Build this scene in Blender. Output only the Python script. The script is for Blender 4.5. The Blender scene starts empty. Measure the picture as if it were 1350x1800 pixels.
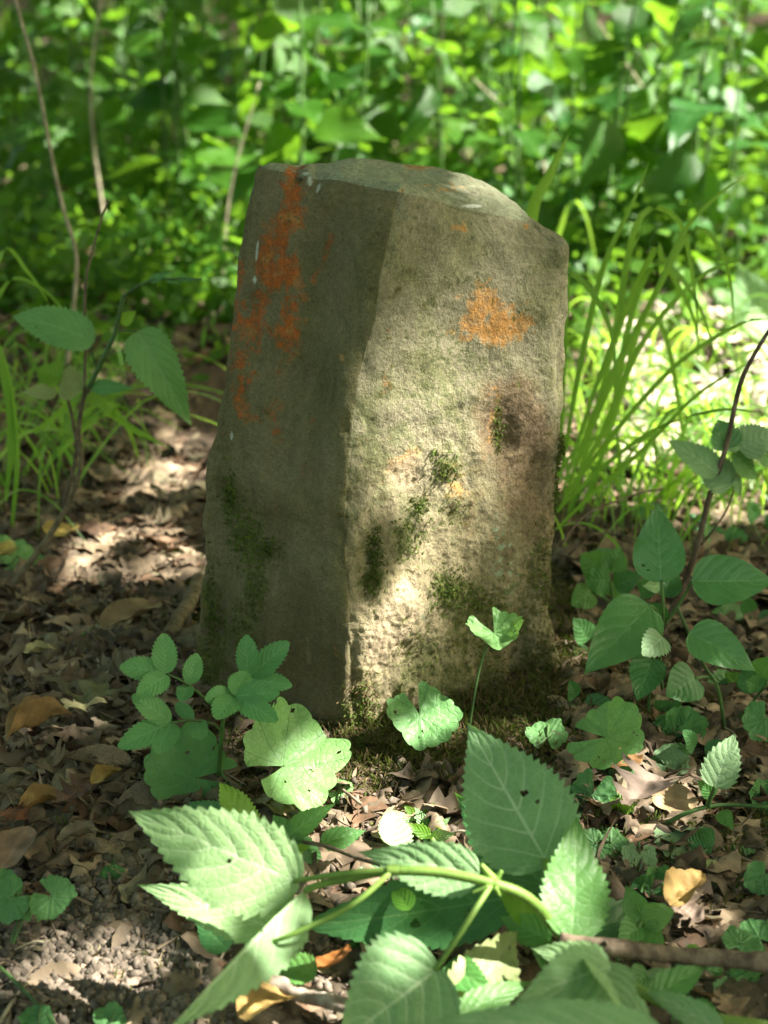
import bpy, math, random
import numpy as np
from mathutils import Matrix, Vector

# ------------------------------------------------------------------ camera, sky, sun, exposure
SC = bpy.context.scene
COL = SC.collection
R = math.radians
PITCH, HFOV, CAMZ = R(20.0), R(25.0), 0.57
TH = math.tan(HFOV / 2)
cam_d = bpy.data.cameras.new('camera')
cam = bpy.data.objects.new('camera', cam_d); COL.objects.link(cam)
cam.location = (0, 0, CAMZ); cam.rotation_euler = (R(90) - PITCH, 0, 0)
cam_d.sensor_fit = 'HORIZONTAL'; cam_d.sensor_width = 13.0
cam_d.lens = 6.5 / TH
cam_d.clip_start = 0.02; cam_d.clip_end = 400
cam_d.dof.use_dof = True; cam_d.dof.focus_distance = 1.11; cam_d.dof.aperture_fstop = 3.7
SC.camera = cam

SUN_EL, SUN_AZ = R(48), R(-3)        # azimuth measured from +X towards +Y (behind the stone)
SUN = np.array([math.cos(SUN_EL) * math.cos(SUN_AZ), math.cos(SUN_EL) * math.sin(SUN_AZ), math.sin(SUN_EL)])
w = bpy.data.worlds.new('World'); SC.world = w; w.use_nodes = True
wn = w.node_tree.nodes; wl = w.node_tree.links
sky = wn.new('ShaderNodeTexSky'); sky.sky_type = 'NISHITA'; sky.sun_disc = False
sky.sun_elevation = SUN_EL; sky.sun_rotation = R(90) - SUN_AZ
sky.air_density = 1.0; sky.dust_density = 2.5; sky.ozone_density = 0.6
wb = wn.new('ShaderNodeMix'); wb.data_type = 'RGBA'; wb.blend_type = 'MULTIPLY'; wb.inputs[0].default_value = 1.0   # the camera's white balance for open shade
wb.inputs[7].default_value = (1.12, 1.0, 0.70, 1); wl.new(sky.outputs[0], wb.inputs[6]); wl.new(wb.outputs[2], wn['Background'].inputs[0])
wn['Background'].inputs[1].default_value = 0.105
sun_d = bpy.data.lights.new('sun', 'SUN'); sun_d.energy = 5.0; sun_d.angle = R(0.53); sun_d.color = (1.0, 0.945, 0.85)
sun = bpy.data.objects.new('sun', sun_d); COL.objects.link(sun)
sun.rotation_euler = Vector(SUN).to_track_quat('Z', 'Y').to_euler(); sun.location = (6, 1, 8)
SC.view_settings.view_transform = 'Standard'; SC.view_settings.look = 'None'
SC.view_settings.exposure = 2.55; SC.view_settings.gamma = 1; SC.view_settings.use_curve_mapping = False
SC.render.engine = 'CYCLES'
SC.cycles.use_denoising = True
SC.cycles.max_bounces = 8; SC.cycles.diffuse_bounces = 4; SC.cycles.transmission_bounces = 5
SC.cycles.sample_clamp_indirect = 6

# ------------------------------------------------------------------ helpers
rng = np.random.default_rng(7); random.seed(7)
CAM = np.array([0, 0, CAMZ]); FWD = np.array([0, math.cos(PITCH), -math.sin(PITCH)]); UPV = np.array([0, math.sin(PITCH), math.cos(PITCH)])
def ray(px, py):
    return FWD + np.array([1, 0, 0]) * ((px - 675) / 675 * TH) + UPV * ((900 - py) / 675 * TH)
def P(px, py, D):                       # the place at distance D in front of the lens in that direction
    d = ray(px, py); return CAM + d * (D / d[1])
def H(px, py, h=0.0):                   # the place at height h
    d = ray(px, py); return CAM + d * ((h - CAMZ) / d[2])
def proj(p):
    q = np.asarray(p) - CAM; z = q @ FWD
    return 675 + q[..., 0] / z / TH * 675, 900 - (q @ UPV) / z / TH * 675
def mpp(p): return float((np.asarray(p) - CAM) @ FWD) * 2 * TH / 1350   # metres per photo pixel there
def nrm(v): v = np.asarray(v, float); return v / (np.linalg.norm(v) + 1e-12)

_perm = np.random.default_rng(3).permutation(256).astype(np.int64); _perm = np.concatenate([_perm] * 3)
_grad = np.random.default_rng(4).normal(size=(256, 3)); _grad /= np.linalg.norm(_grad, axis=1)[:, None]
def noise(p, s=1.0, seed=0):
    p = np.asarray(p, float) * s + seed * 17.31
    i = np.floor(p).astype(np.int64); f = p - i; i &= 255
    u = f * f * f * (f * (f * 6 - 15) + 10); out = 0
    for dx in (0, 1):
        for dy in (0, 1):
            for dz in (0, 1):
                h = _perm[_perm[_perm[i[..., 0] + dx] + i[..., 1] + dy] + i[..., 2] + dz]
                g = (_grad[h] * (f - np.array([dx, dy, dz]))).sum(-1)
                out = out + g * (u[..., 0] if dx else 1 - u[..., 0]) * (u[..., 1] if dy else 1 - u[..., 1]) * (u[..., 2] if dz else 1 - u[..., 2])
    return out * 1.6
def fbm(p, s=1.0, o=4, seed=0, g=0.5):
    a, t = 1.0, 0
    for k in range(o): t = t + a * noise(p, s * 2 ** k, seed + k); a *= g
    return t
def sstep(a, b, x): t = np.clip((x - a) / (b - a), 0, 1); return t * t * (3 - 2 * t)

def mesh(name, v, f, uv=None, col=None, smooth=True):
    """v (n,3); f (m,4) or (m,3) array; uv/col per vertex"""
    v = np.asarray(v, np.float32); f = np.asarray(f, np.int32)
    me = bpy.data.meshes.new(name); k = f.shape[1]
    me.vertices.add(len(v)); me.vertices.foreach_set('co', v.ravel())
    me.loops.add(f.size); me.loops.foreach_set('vertex_index', f.ravel())
    me.polygons.add(len(f)); me.polygons.foreach_set('loop_start', np.arange(0, f.size, k, dtype=np.int32))
    me.polygons.foreach_set('use_smooth', np.full(len(f), smooth))
    me.update(calc_edges=True)
    if uv is not None:
        l = me.uv_layers.new(name='UVMap'); l.data.foreach_set('uv', np.asarray(uv, np.float32)[f.ravel()].ravel())
    if col is not None:
        a = me.color_attributes.new('Col', 'FLOAT_COLOR', 'POINT')
        c = np.ones((len(v), 4), np.float32); c[:, :3] = col; a.data.foreach_set('color', c.ravel())
    return me
def put(name, me, mat=None, parent=None, M=None, kind=None):
    o = bpy.data.objects.new(name, me); COL.objects.link(o)
    if mat is not None and len(me.materials) == 0: me.materials.append(mat)
    if parent is not None:
        o.parent = parent
        if M is not None: o.matrix_local = Matrix.Translation(-WORLD[parent.name]) @ M
        else: o.matrix_local = Matrix.Translation(-WORLD[parent.name])
        WORLD[o.name] = Vector((0, 0, 0)) if M is None else None
    elif M is not None: o.matrix_local = M
    if kind: o['kind'] = kind
    return o
WORLD = {}                              # where each thing's Empty stands (things are only moved, never turned)
def tag(o, label=None, cat=None, group=None, kind=None):
    if label: o['label'] = label
    if cat: o['category'] = cat
    if group: o['group'] = group
    if kind: o['kind'] = kind
    return o
def thing(name, loc, label, cat, group=None):
    o = bpy.data.objects.new(name, None); COL.objects.link(o); o.empty_display_size = 0.02
    o.location = Vector([float(x) for x in loc]); WORLD[o.name] = Vector([float(x) for x in loc])
    return tag(o, label, cat, group)
def grid_faces(nr, nc, closed=False, base=0):
    i, j = np.meshgrid(np.arange(nr - 1), np.arange(nc if closed else nc - 1), indexing='ij')
    j2 = (j + 1) % nc
    return np.stack([i * nc + j, i * nc + j2, (i + 1) * nc + j2, (i + 1) * nc + j], -1).reshape(-1, 4) + base
def spline(pts, n):
    p = np.asarray(pts, float)
    if len(p) < 3:
        t = np.linspace(0, 1, n)[:, None]; return p[0] * (1 - t) + p[-1] * t
    q = np.vstack([2 * p[0] - p[1], p, 2 * p[-1] - p[-2]]); out = []
    for t in np.linspace(0, len(p) - 1, n):
        k = min(int(t), len(p) - 2); f = t - k; a, b, c, d = q[k:k + 4]
        out.append(.5 * ((2 * b) + (c - a) * f + (2 * a - 5 * b + 4 * c - d) * f * f + (3 * b - a - 3 * c + d) * f ** 3))
    return np.array(out)
def frames(c):
    t = np.gradient(c, axis=0); t /= np.linalg.norm(t, axis=1)[:, None] + 1e-12
    n = np.cross(t[0], [0.3, 0.5, 0.81]); n = nrm(n); N = []
    for k in range(len(c)):
        n = nrm(n - t[k] * (n @ t[k])); N.append(n)
    N = np.array(N); return t, N, np.cross(t, N)
def tube_vf(pts, r0, r1=None, seg=8, n=None, rough=0.0, nodes=0.0, seed=0):
    n = n or max(6, 5 * (len(pts) - 1) + 1); c = spline(pts, n); t, N, B = frames(c)
    r1 = r0 if r1 is None else r1
    rad = np.linspace(r0, r1, n)
    a = np.linspace(0, 2 * np.pi, seg, endpoint=False)
    v = c[:, None] + (N[:, None] * np.cos(a)[None, :, None] + B[:, None] * np.sin(a)[None, :, None]) * rad[:, None, None]
    if rough: v = v + ((v - c[:, None]) * (fbm(v, 1 / (r0 * 3), 3, seed) * rough)[..., None])
    v = np.concatenate([v.reshape(-1, 3), c[:1], c[-1:]]); m = n * seg
    f = grid_faces(n, seg, True)
    j = np.arange(seg); j2 = (j + 1) % seg
    e = np.concatenate([np.stack([np.full(seg, m), j2, j, j], -1), np.stack([np.full(seg, m + 1), (n - 1) * seg + j, (n - 1) * seg + j2, (n - 1) * seg + j2], -1)])
    uv = np.concatenate([np.stack(np.broadcast_arrays((np.arange(seg) / seg)[None, :], np.linspace(0, 1, n)[:, None]), -1).reshape(-1, 2), [[.5, 0], [.5, 1]]])
    return v, f, e, uv
def tube(name, pts, r0, r1, mat, parent=None, seg=8, rough=0.0, n=None, seed=0):
    v, f, e, uv = tube_vf(pts, r0, r1, seg, n, rough, seed=seed)
    tri = e[:, :3]
    me = bpy.data.meshes.new(name)
    me.from_pydata(v.tolist(), [], f.tolist() + tri.tolist()); me.polygons.foreach_set('use_smooth', [True] * len(me.polygons))
    l = me.uv_layers.new(name='UVMap'); idx = np.zeros(len(me.loops), np.int32); me.loops.foreach_get('vertex_index', idx)
    l.data.foreach_set('uv', uv[idx].astype(np.float32).ravel())
    if parent is None: return put(name, me, mat)
    return put(name, me, mat, parent)
def ribbon_vf(c, width, side, fold=0.25, cols=3):
    """a grass blade along centre line c; width per point; side = sideways directions"""
    t, _, _ = frames(c); s = side - t * (side * t).sum(1)[:, None]; s /= np.linalg.norm(s, axis=1)[:, None] + 1e-9
    nn = np.cross(s, t); k = np.linspace(-1, 1, cols)
    v = c[:, None] + s[:, None] * (k[None, :, None] * width[:, None, None] / 2) + nn[:, None] * (np.abs(k)[None, :, None] * width[:, None, None] / 2 * fold)
    uv = np.stack(np.broadcast_arrays((k * .5 + .5)[None, :], np.linspace(0, 1, len(c))[:, None]), -1).reshape(-1, 2)
    return v.reshape(-1, 3), grid_faces(len(c), cols), uv

# ------------------------------------------------------------------ materials
class NT:
    def __init__(s, name):
        s.m = bpy.data.materials.new(name); s.m.use_nodes = True; s.t = s.m.node_tree; s.n = s.t.nodes
        s.bsdf = s.n['Principled BSDF']; s.out = s.n['Material Output']
    def N(s, typ, ins=None, **kw):
        x = s.n.new('ShaderNode' + typ)
        for k, v in kw.items(): setattr(x, k, v)
        for k, v in (ins or {}).items():
            if hasattr(v, 'is_linked') or hasattr(v, 'links'): s.t.links.new(v, x.inputs[k])
            else: x.inputs[k].default_value = v
        return x
    def L(s, a, b): s.t.links.new(a, b)
    def math(s, op, a, b=0.0, c=0.0, clamp=False):
        return s.N('Math', {0: a, 1: b, 2: c}, operation=op, use_clamp=clamp).outputs[0]
    def mix(s, f, a, b, mode='MIX'):
        x = s.N('Mix', data_type='RGBA', blend_type=mode)
        for sock, v in zip((x.inputs[0], x.inputs[6], x.inputs[7]), (f, a, b)):
            if hasattr(v, 'links'): s.L(v, sock)
            else: sock.default_value = v if not isinstance(v, tuple) else (*v[:3], 1)
        return x.outputs[2]
    def ramp(s, f, a, b):
        x = s.N('MapRange', {0: f, 1: a, 2: b, 3: 0.0, 4: 1.0}, interpolation_type='SMOOTHSTEP'); return x.outputs[0]

def leaf_mat(name, base, vein, trans, tf=0.35, rough=0.5, nv=6.0, veins='pinnate', spec=0.35, vw=0.06, vary=0.25, spots=0.0, bump=0.35):
    T = NT(name)
    uv = T.N('TexCoord').outputs['UV']; ob = T.N('TexCoord').outputs['Object']
    sx = T.N('SeparateXYZ', {0: uv}); u, v = sx.outputs[0], sx.outputs[1]
    a = T.math('ABSOLUTE', T.math('MULTIPLY_ADD', u, 2.0, -1.0))
    if veins == 'pinnate':
        ph = T.math('SUBTRACT', T.math('MULTIPLY', v, nv), T.math('MULTIPLY', T.math('POWER', a, 1.2), nv * 0.34))
        d = T.math('ABSOLUTE', T.math('SUBTRACT', T.math('FRACT', T.math('ADD', ph, 0.5)), 0.5))
        side = T.math('SUBTRACT', 1.0, T.ramp(d, 0.0, vw * 1.3))
        side = T.math('MULTIPLY', side, T.math('SUBTRACT', 1.0, T.math('MULTIPLY', a, 0.75)))
        mid = T.math('SUBTRACT', 1.0, T.ramp(a, 0.012, 0.045))
        quilt = T.math('POWER', T.math('MULTIPLY', d, 2.0), 0.6)
    else:
        ph = T.math('MULTIPLY', u, nv)
        d = T.math('ABSOLUTE', T.math('SUBTRACT', T.math('FRACT', T.math('ADD', ph, 0.5)), 0.5))
        d = T.math('MULTIPLY', d, T.math('MULTIPLY_ADD', v, 1.6, 0.05))
        mid = T.math('SUBTRACT', 1.0, T.ramp(d, 0.006, 0.03)); side = 0.0
        quilt = T.ramp(d, 0.0, 0.25)
    net = T.N('TexVoronoi', {'Vector': ob, 'Scale': 210.0 if veins == 'pinnate' else 230.0}, feature='DISTANCE_TO_EDGE').outputs[0]
    netm = T.math('MULTIPLY', T.math('SUBTRACT', 1.0, T.ramp(net, 0.0, 0.10)), 0.22 if veins == 'pinnate' else 0.32)
    vm = T.math('MAXIMUM', T.math('MAXIMUM', mid, side) if veins == 'pinnate' else mid, netm)
    oi = T.N('ObjectInfo').outputs['Random']
    nz = T.N('TexNoise', {'Vector': ob, 'Scale': 55.0, 'Detail': 4.0}).outputs[0]
    val = T.math('MULTIPLY_ADD', oi, vary, T.math('MULTIPLY_ADD', nz, 0.5, 0.75 - vary / 2))
    hs = T.N('HueSaturation', {'Hue': T.math('MULTIPLY_ADD', oi, -0.03, 0.512), 'Saturation': 1.0, 'Value': val, 'Color': (*base, 1)}).outputs[0]
    c = T.mix(T.math('MULTIPLY', vm, 0.95), hs, vein)
    if spots:
        sp = T.ramp(T.N('TexNoise', {'Vector': ob, 'Scale': 90.0, 'Detail': 5.0, 'Roughness': 0.7}).outputs[0], 0.62, 0.70)
        c = T.mix(T.math('MULTIPLY', sp, spots), c, (0.20, 0.17, 0.10))
    hgt = T.math('ADD', T.math('MULTIPLY', quilt, 0.7), T.math('MULTIPLY', T.ramp(net, 0.0, 0.2), 0.25))
    bp = T.N('Bump', {'Height': hgt, 'Strength': bump, 'Distance': 0.0012}).outputs[0]
    T.L(c, T.bsdf.inputs['Base Color']); T.bsdf.inputs['Roughness'].default_value = rough
    T.bsdf.inputs['Specular IOR Level'].default_value = spec; T.L(bp, T.bsdf.inputs['Normal'])
    tc = T.mix(T.math('MULTIPLY', vm, 0.5), T.N('HueSaturation', {'Value': val, 'Color': (*trans, 1)}).outputs[0], (trans[0] * .45, trans[1] * .5, trans[2] * .4))
    tr = T.N('BsdfTranslucent', {'Color': tc, 'Normal': bp}).outputs[0]
    mx = T.N('MixShader', {0: tf, 1: T.bsdf.outputs[0], 2: tr})
    T.L(mx.outputs[0], T.out.inputs[0]); return T.m

def simple_mat(name, base, rough=0.8, scale=60, var=0.35, dark=None, bump=0.3, dist=0.002, spec=0.2, tf=0.0, trans=None, vcol=False, rand=0.3, stretch=None):
    T = NT(name); ob = T.N('TexCoord').outputs['Object']
    if stretch: ob = T.N('Mapping', {'Vector': ob, 'Scale': stretch}).outputs[0]
    nz = T.N('TexNoise', {'Vector': ob, 'Scale': float(scale), 'Detail': 5.0, 'Roughness': 0.6}).outputs[0]
    oi = T.N('ObjectInfo').outputs['Random']
    b = T.N('VertexColor', layer_name='Col').outputs[0] if vcol else None
    c0 = b if vcol else (*base, 1)
    dk = dark or tuple(x * 0.45 for x in base)
    c = T.mix(T.ramp(nz, 0.35, 0.7), T.mix(1.0, c0, (0.5, 0.5, 0.5, 1), 'MULTIPLY') if vcol else (*dk, 1), c0)
    c = T.N('HueSaturation', {'Value': T.math('MULTIPLY_ADD', oi, rand, 1 - rand / 2), 'Color': c}).outputs[0]
    T.L(c, T.bsdf.inputs['Base Color']); T.bsdf.inputs['Roughness'].default_value = rough
    T.bsdf.inputs['Specular IOR Level'].default_value = spec
    if bump:
        bp = T.N('Bump', {'Height': nz, 'Strength': bump, 'Distance': dist}).outputs[0]; T.L(bp, T.bsdf.inputs['Normal'])
    if tf:
        tr = T.N('BsdfTranslucent', {'Color': (*trans, 1) if trans else c}).outputs[0]
        if not trans: pass
        mx = T.N('MixShader', {0: tf, 1: T.bsdf.outputs[0], 2: tr}); T.L(mx.outputs[0], T.out.inputs[0])
    return T.m

M = {}
M['under'] = leaf_mat('pale_leaf_underside', (0.205, 0.365, 0.155), (0.42, 0.56, 0.32), (0.24, 0.44, 0.10), 0.25, 0.55, 6, vw=0.075, spec=0.3, bump=0.55, spots=0.2)
M['top'] = leaf_mat('green_leaf', (0.085, 0.23, 0.055), (0.18, 0.36, 0.12), (0.20, 0.42, 0.03), 0.3, 0.45, 6)
M['sapling_leaf'] = leaf_mat('sapling_leaf', (0.135, 0.31, 0.105), (0.22, 0.42, 0.18), (0.20, 0.42, 0.06), 0.3, 0.45, 8)
M['dark'] = leaf_mat('dark_green_leaf', (0.05, 0.165, 0.05), (0.12, 0.26, 0.09), (0.10, 0.28, 0.02), 0.28, 0.42, 6)
M['glossy'] = leaf_mat('smooth_green_leaf', (0.065, 0.20, 0.06), (0.15, 0.31, 0.12), (0.14, 0.36, 0.03), 0.28, 0.33, 6, spec=0.5)
M['elder'] = leaf_mat('leaflet_green', (0.10, 0.27, 0.085), (0.19, 0.38, 0.15), (0.14, 0.34, 0.05), 0.25, 0.5, 8, spots=0.12)
M['garlic'] = leaf_mat('scalloped_leaf', (0.15, 0.33, 0.11), (0.08, 0.20, 0.06), (0.22, 0.45, 0.06), 0.3, 0.5, 9, veins='palmate', bump=0.7)
M['garlic_dark'] = leaf_mat('scalloped_leaf_dark', (0.085, 0.23, 0.075), (0.13, 0.29, 0.11), (0.14, 0.32, 0.04), 0.3, 0.5, 9, veins='palmate', bump=0.7)
M['grey'] = leaf_mat('dusty_leaf', (0.17, 0.29, 0.14), (0.27, 0.38, 0.22), (0.20, 0.34, 0.08), 0.25, 0.6, 6, spots=0.5)
M['yellowing'] = leaf_mat('wilting_leaf', (0.24, 0.30, 0.12), (0.30, 0.36, 0.18), (0.40, 0.46, 0.10), 0.3, 0.55, 6, spots=0.25)
M['fresh'] = leaf_mat('fresh_leaf', (0.10, 0.25, 0.03), (0.16, 0.32, 0.06), (0.36, 0.60, 0.03), 0.42, 0.45, 6)
M['back'] = leaf_mat('undergrowth_leaf', (0.036, 0.115, 0.012), (0.06, 0.16, 0.03), (0.22, 0.46, 0.025), 0.42, 0.33, 6, vary=0.6)
M['back_blue'] = leaf_mat('glossy_undergrowth_leaf', (0.035, 0.125, 0.025), (0.07, 0.18, 0.05), (0.16, 0.36, 0.02), 0.35, 0.3, 6, vary=0.4, spec=0.6)
M['grass'] = simple_mat('grass_blade', (0.12, 0.26, 0.065), 0.4, 25, spec=0.35, tf=0.5, trans=(0.42, 0.72, 0.07), bump=0, dark=(0.05, 0.15, 0.03))
M['stem'] = simple_mat('green_stem', (0.19, 0.30, 0.06), 0.5, 60, spec=0.3, bump=0.2, dark=(0.13, 0.24, 0.045), tf=0.15, trans=(0.3, 0.45, 0.05))
M['stem_dark'] = simple_mat('thin_green_stem', (0.09, 0.18, 0.05), 0.5, 60, spec=0.3, bump=0.1)
M['bark'] = simple_mat('twig_bark', (0.20, 0.155, 0.11), 0.85, 130, bump=0.8, dark=(0.07, 0.05, 0.035), stretch=(1, 1, .4))
M['bark_grey'] = simple_mat('grey_twig_bark', (0.34, 0.29, 0.235), 0.85, 130, bump=0.8, dark=(0.16, 0.125, 0.095), stretch=(1, 1, .4))
M['bark_green'] = simple_mat('shrub_stem_bark', (0.20, 0.16, 0.10), 0.8, 130, bump=0.6)
M['straw'] = simple_mat('dry_stem', (0.46, 0.40, 0.28), 0.7, 60, bump=0.2)
M['moss'] = simple_mat('moss_fronds', (0.06, 0.11, 0.02), 0.8, 30, bump=0, tf=0.25, trans=(0.12, 0.2, 0.02), vcol=True, rand=0)
M['canopy'] = simple_mat('tree_leaf', (0.06, 0.14, 0.025), 0.45, 5, bump=0, tf=0.4, trans=(0.22, 0.40, 0.02), rand=0)
M['cover'] = simple_mat('small_leaf_cover', (0.07, 0.17, 0.03), 0.5, 5, bump=0, tf=0.4, trans=(0.22, 0.45, 0.03), vcol=True, rand=0)
M['dead'] = simple_mat('dry_leaf_skin', (0.26, 0.19, 0.13), 0.7, 45, bump=0.35, dist=0.001, tf=0.12, trans=(0.35, 0.22, 0.1), vcol=True, rand=0.7)
M['dead_one'] = simple_mat('dry_leaf_litter_skin', (0.26, 0.19, 0.13), 0.7, 45, bump=0.3, dist=0.001, vcol=True, rand=0)
M['soil'] = simple_mat('soil', (0.135, 0.098, 0.068), 0.95, 160, bump=0.9, dist=0.004, dark=(0.05, 0.036, 0.025), rand=0)
M['crumb'] = simple_mat('soil_crumb', (0.19, 0.145, 0.11), 0.95, 220, bump=0.6, vcol=True, rand=0)
M['trunk'] = simple_mat('tree_bark', (0.17, 0.13, 0.09), 0.9, 14, bump=1.0, dist=0.02, stretch=(1, 1, .25))

# ------------------------------------------------------------------ ground
STONE_C = np.array([0.005, 1.16])
def gh(x, y):
    x = np.asarray(x, float); y = np.asarray(y, float)
    p = np.stack(np.broadcast_arrays(x, y, np.zeros_like(x)), -1)
    h = 0.010 * fbm(p, 3.0, 2, 1) + 0.0045 * fbm(p, 14.0, 3, 5) + 0.05 * noise(p, 0.35, 9) * sstep(2.5, 6, y)
    r = np.hypot((x - STONE_C[0]) / 0.24, (y - STONE_C[1]) / 0.2)
    return h + 0.018 * np.exp(-r ** 4) * 1.0
def g1(x, y): return float(gh(np.array([x]), np.array([y]))[0])
def Gp(px, py, dz=0.0):
    p = H(px, py, dz)
    for _ in range(3): p = H(px, py, g1(p[0], p[1]) + dz)
    return p
def axis1(fine0, fine1, step, far0, far1, grow=1.25):
    a = list(np.arange(fine0, fine1, step)); s = step
    while a[-1] < far1: s *= grow; a.append(a[-1] + s)
    b = []; s = step; x = fine0
    while x > far0: s *= grow; x -= s; b.append(x)
    return np.array(b[::-1] + a)
gx = axis1(-0.75, 0.75, 0.0065, -60, 60); gy = axis1(0.55, 2.1, 0.0065, -40, 120)
GX, GY = np.meshgrid(gx, gy); GZ = gh(GX, GY)
pp = np.stack([GX, GY, GZ * 0], -1)
near = sstep(3.0, 2.0, GY) * sstep(1.4, 0.8, np.abs(GX))
GZ = GZ + near * (0.004 * np.abs(fbm(pp, 60, 3, 31)) + 0.0018 * noise(pp, 220, 37))
gme = mesh('ground', np.stack([GX, GY, GZ], -1).reshape(-1, 3), grid_faces(len(gy), len(gx)))
tag(put('ground', gme, M['soil']), 'dark crumbly forest soil under leaves and moss', None, None, 'structure')

# ------------------------------------------------------------------ the stone
E = [(624, 1430, 1.052), (622, 1335, 1.058), (618, 1200, 1.063), (613, 1080, 1.067), (607, 980, 1.07), (606, 900, 1.072), (611, 830, 1.075), (619, 740, 1.08), (629, 665, 1.083), (642, 618, 1.086), (660, 565, 1.090), (668, 490, 1.094), (681, 430, 1.098), (692, 380, 1.102), (702, 336, 1.106)]
Lc = [(313, 1330, 1.135), (327, 1230, 1.14), (323, 1150, 1.14), (329, 1050, 1.142), (342, 985, 1.143), (334, 925, 1.144), (339, 880, 1.145), (346, 810, 1.146), (359, 740, 1.148), (383, 680, 1.15), (392, 600, 1.152), (390, 560, 1.153), (396, 480, 1.155), (410, 400, 1.157), (429, 340, 1.158), (440, 293, 1.16)]
Rc = [(1013, 1310, 1.154), (1009, 1220, 1.159), (1003, 1150, 1.161), (997, 1050, 1.163), (998, 950, 1.164), (1002, 880, 1.164), (1017, 800, 1.165), (1018, 720, 1.166), (1017, 640, 1.167), (1024, 560, 1.168), (1023, 500, 1.170), (1013, 445, 1.173), (974, 420, 1.176), (949, 396, 1.180)]
Bc = [(690, 1140, 1.30), (700, 800, 1.29), (735, 284, 1.275)]
def corner(tab, v):
    pts = np.array([P(*q) for q in tab]); py = np.array([q[1] for q in tab], float)
    t = (py[0] - py) / (py[0] - py[-1]); return np.stack([np.interp(v, t, pts[:, k]) for k in range(3)], -1)
NR, NF, NB, NT_ = 380, 180, 36, 70
vv = np.linspace(0, 1, NR)
cE, cL, cR, cB = corner(E, vv), corner(Lc, vv), corner(Rc, vv), corner(Bc, vv)
def seg(a, b, n): t = np.linspace(0, 1, n, endpoint=False)[None, :, None]; return a[:, None] * (1 - t) + b[:, None] * t
loop = np.concatenate([seg(cL, cE, NF), seg(cE, cR, NF), seg(cR, cB, NB), seg(cB, cL, NB)], 1)   # NR x NC x 3
NC = loop.shape[1]
def csmooth(a, sig):
    k = np.arange(-int(3 * sig), int(3 * sig) + 1); wk = np.exp(-.5 * (k / sig) ** 2); wk /= wk.sum()
    return sum(np.roll(a, -d, axis=1) * x for d, x in zip(k, wk))
u = np.arange(NC); s1, s2 = csmooth(loop, 3.2), csmooth(loop, 10.0)
wR = np.exp(-((u - 2 * NF) / 22.0) ** 2) + np.exp(-((u - 0) / 14.0) ** 2) + np.exp(-((u - NC) / 14.0) ** 2) + (u > 2 * NF + 20)
wR = np.clip(wR, 0, 1)[None, :, None]; loop = s1 * (1 - wR) + s2 * wR
hump = np.zeros(NC); hump[2 * NF - 14:2 * NF + NB] = np.sin(np.pi * np.linspace(0, 1, NB + 14)) ** .8
loop[..., 2] += .0095 * hump[None, :] * (sstep(.82, 1, vv) ** 1.5)[:, None]
top = loop[-1]; cen = top.mean(0)
tt = np.linspace(0, 1, NT_ + 1)[1:] ** 1.1
cap = top[None] * (1 - tt[:, None, None]) + cen * tt[:, None, None]
fx = proj(top)[0]
rise = 0.007 * np.sin(np.pi * np.clip(tt, 0, 1)) ** 0.6
cap[..., 2] += (rise * (1 - tt * .55))[:, None]
rows = np.concatenate([loop, cap], 0)
# the top rim is worn round: smooth down the rows near it
for _ in range(40):
    sl = rows[NR - 14:NR + 14].copy(); wt = np.exp(-((np.arange(28) - 14) / 6.0) ** 2)[:, None, None] * 0.5
    rows[NR - 13:NR + 13] = sl[1:-1] * (1 - wt[1:-1]) + (sl[:-2] + sl[2:]) / 2 * wt[1:-1]
def grid_normals(g):
    du = np.roll(g, -1, 1) - np.roll(g, 1, 1); dv = np.gradient(g, axis=0)
    n = np.cross(du, dv); return n / (np.linalg.norm(n, axis=-1, keepdims=True) + 1e-12)
Nn = grid_normals(csmooth(rows, 3.0))
Q = rows; spx, spy = proj(Q)
face_l = np.clip(1 - np.abs(u - NF * .5) / (NF * .5), 0, 1)[None, :] * np.ones((len(Q), 1)); isL = (u < NF)[None, :] & (np.arange(len(Q)) < NR)[:, None]
isR = ((u >= NF) & (u < 2 * NF))[None, :] & (np.arange(len(Q)) < NR)[:, None]; isT = (np.arange(len(Q)) >= NR)[:, None] & np.ones((1, NC), bool)
low = sstep(600, 1150, spy)
d = 0.0050 * fbm(Q, 16, 3, 2) + 0.0008 * fbm(Q, 55, 3, 8) + 0.0003 * fbm(Q, 260, 3, 12)
# hackly, flaking relief on the lower right face
rg = np.abs(fbm(Q * np.array([1, 1, .8]), 75, 4, 21))
d += isR * (0.0003 + 0.0014 * low) * (0.5 - rg * 1.3)
d += isR * low * 0.0007 * fbm(Q, 240, 2, 25)
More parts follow.
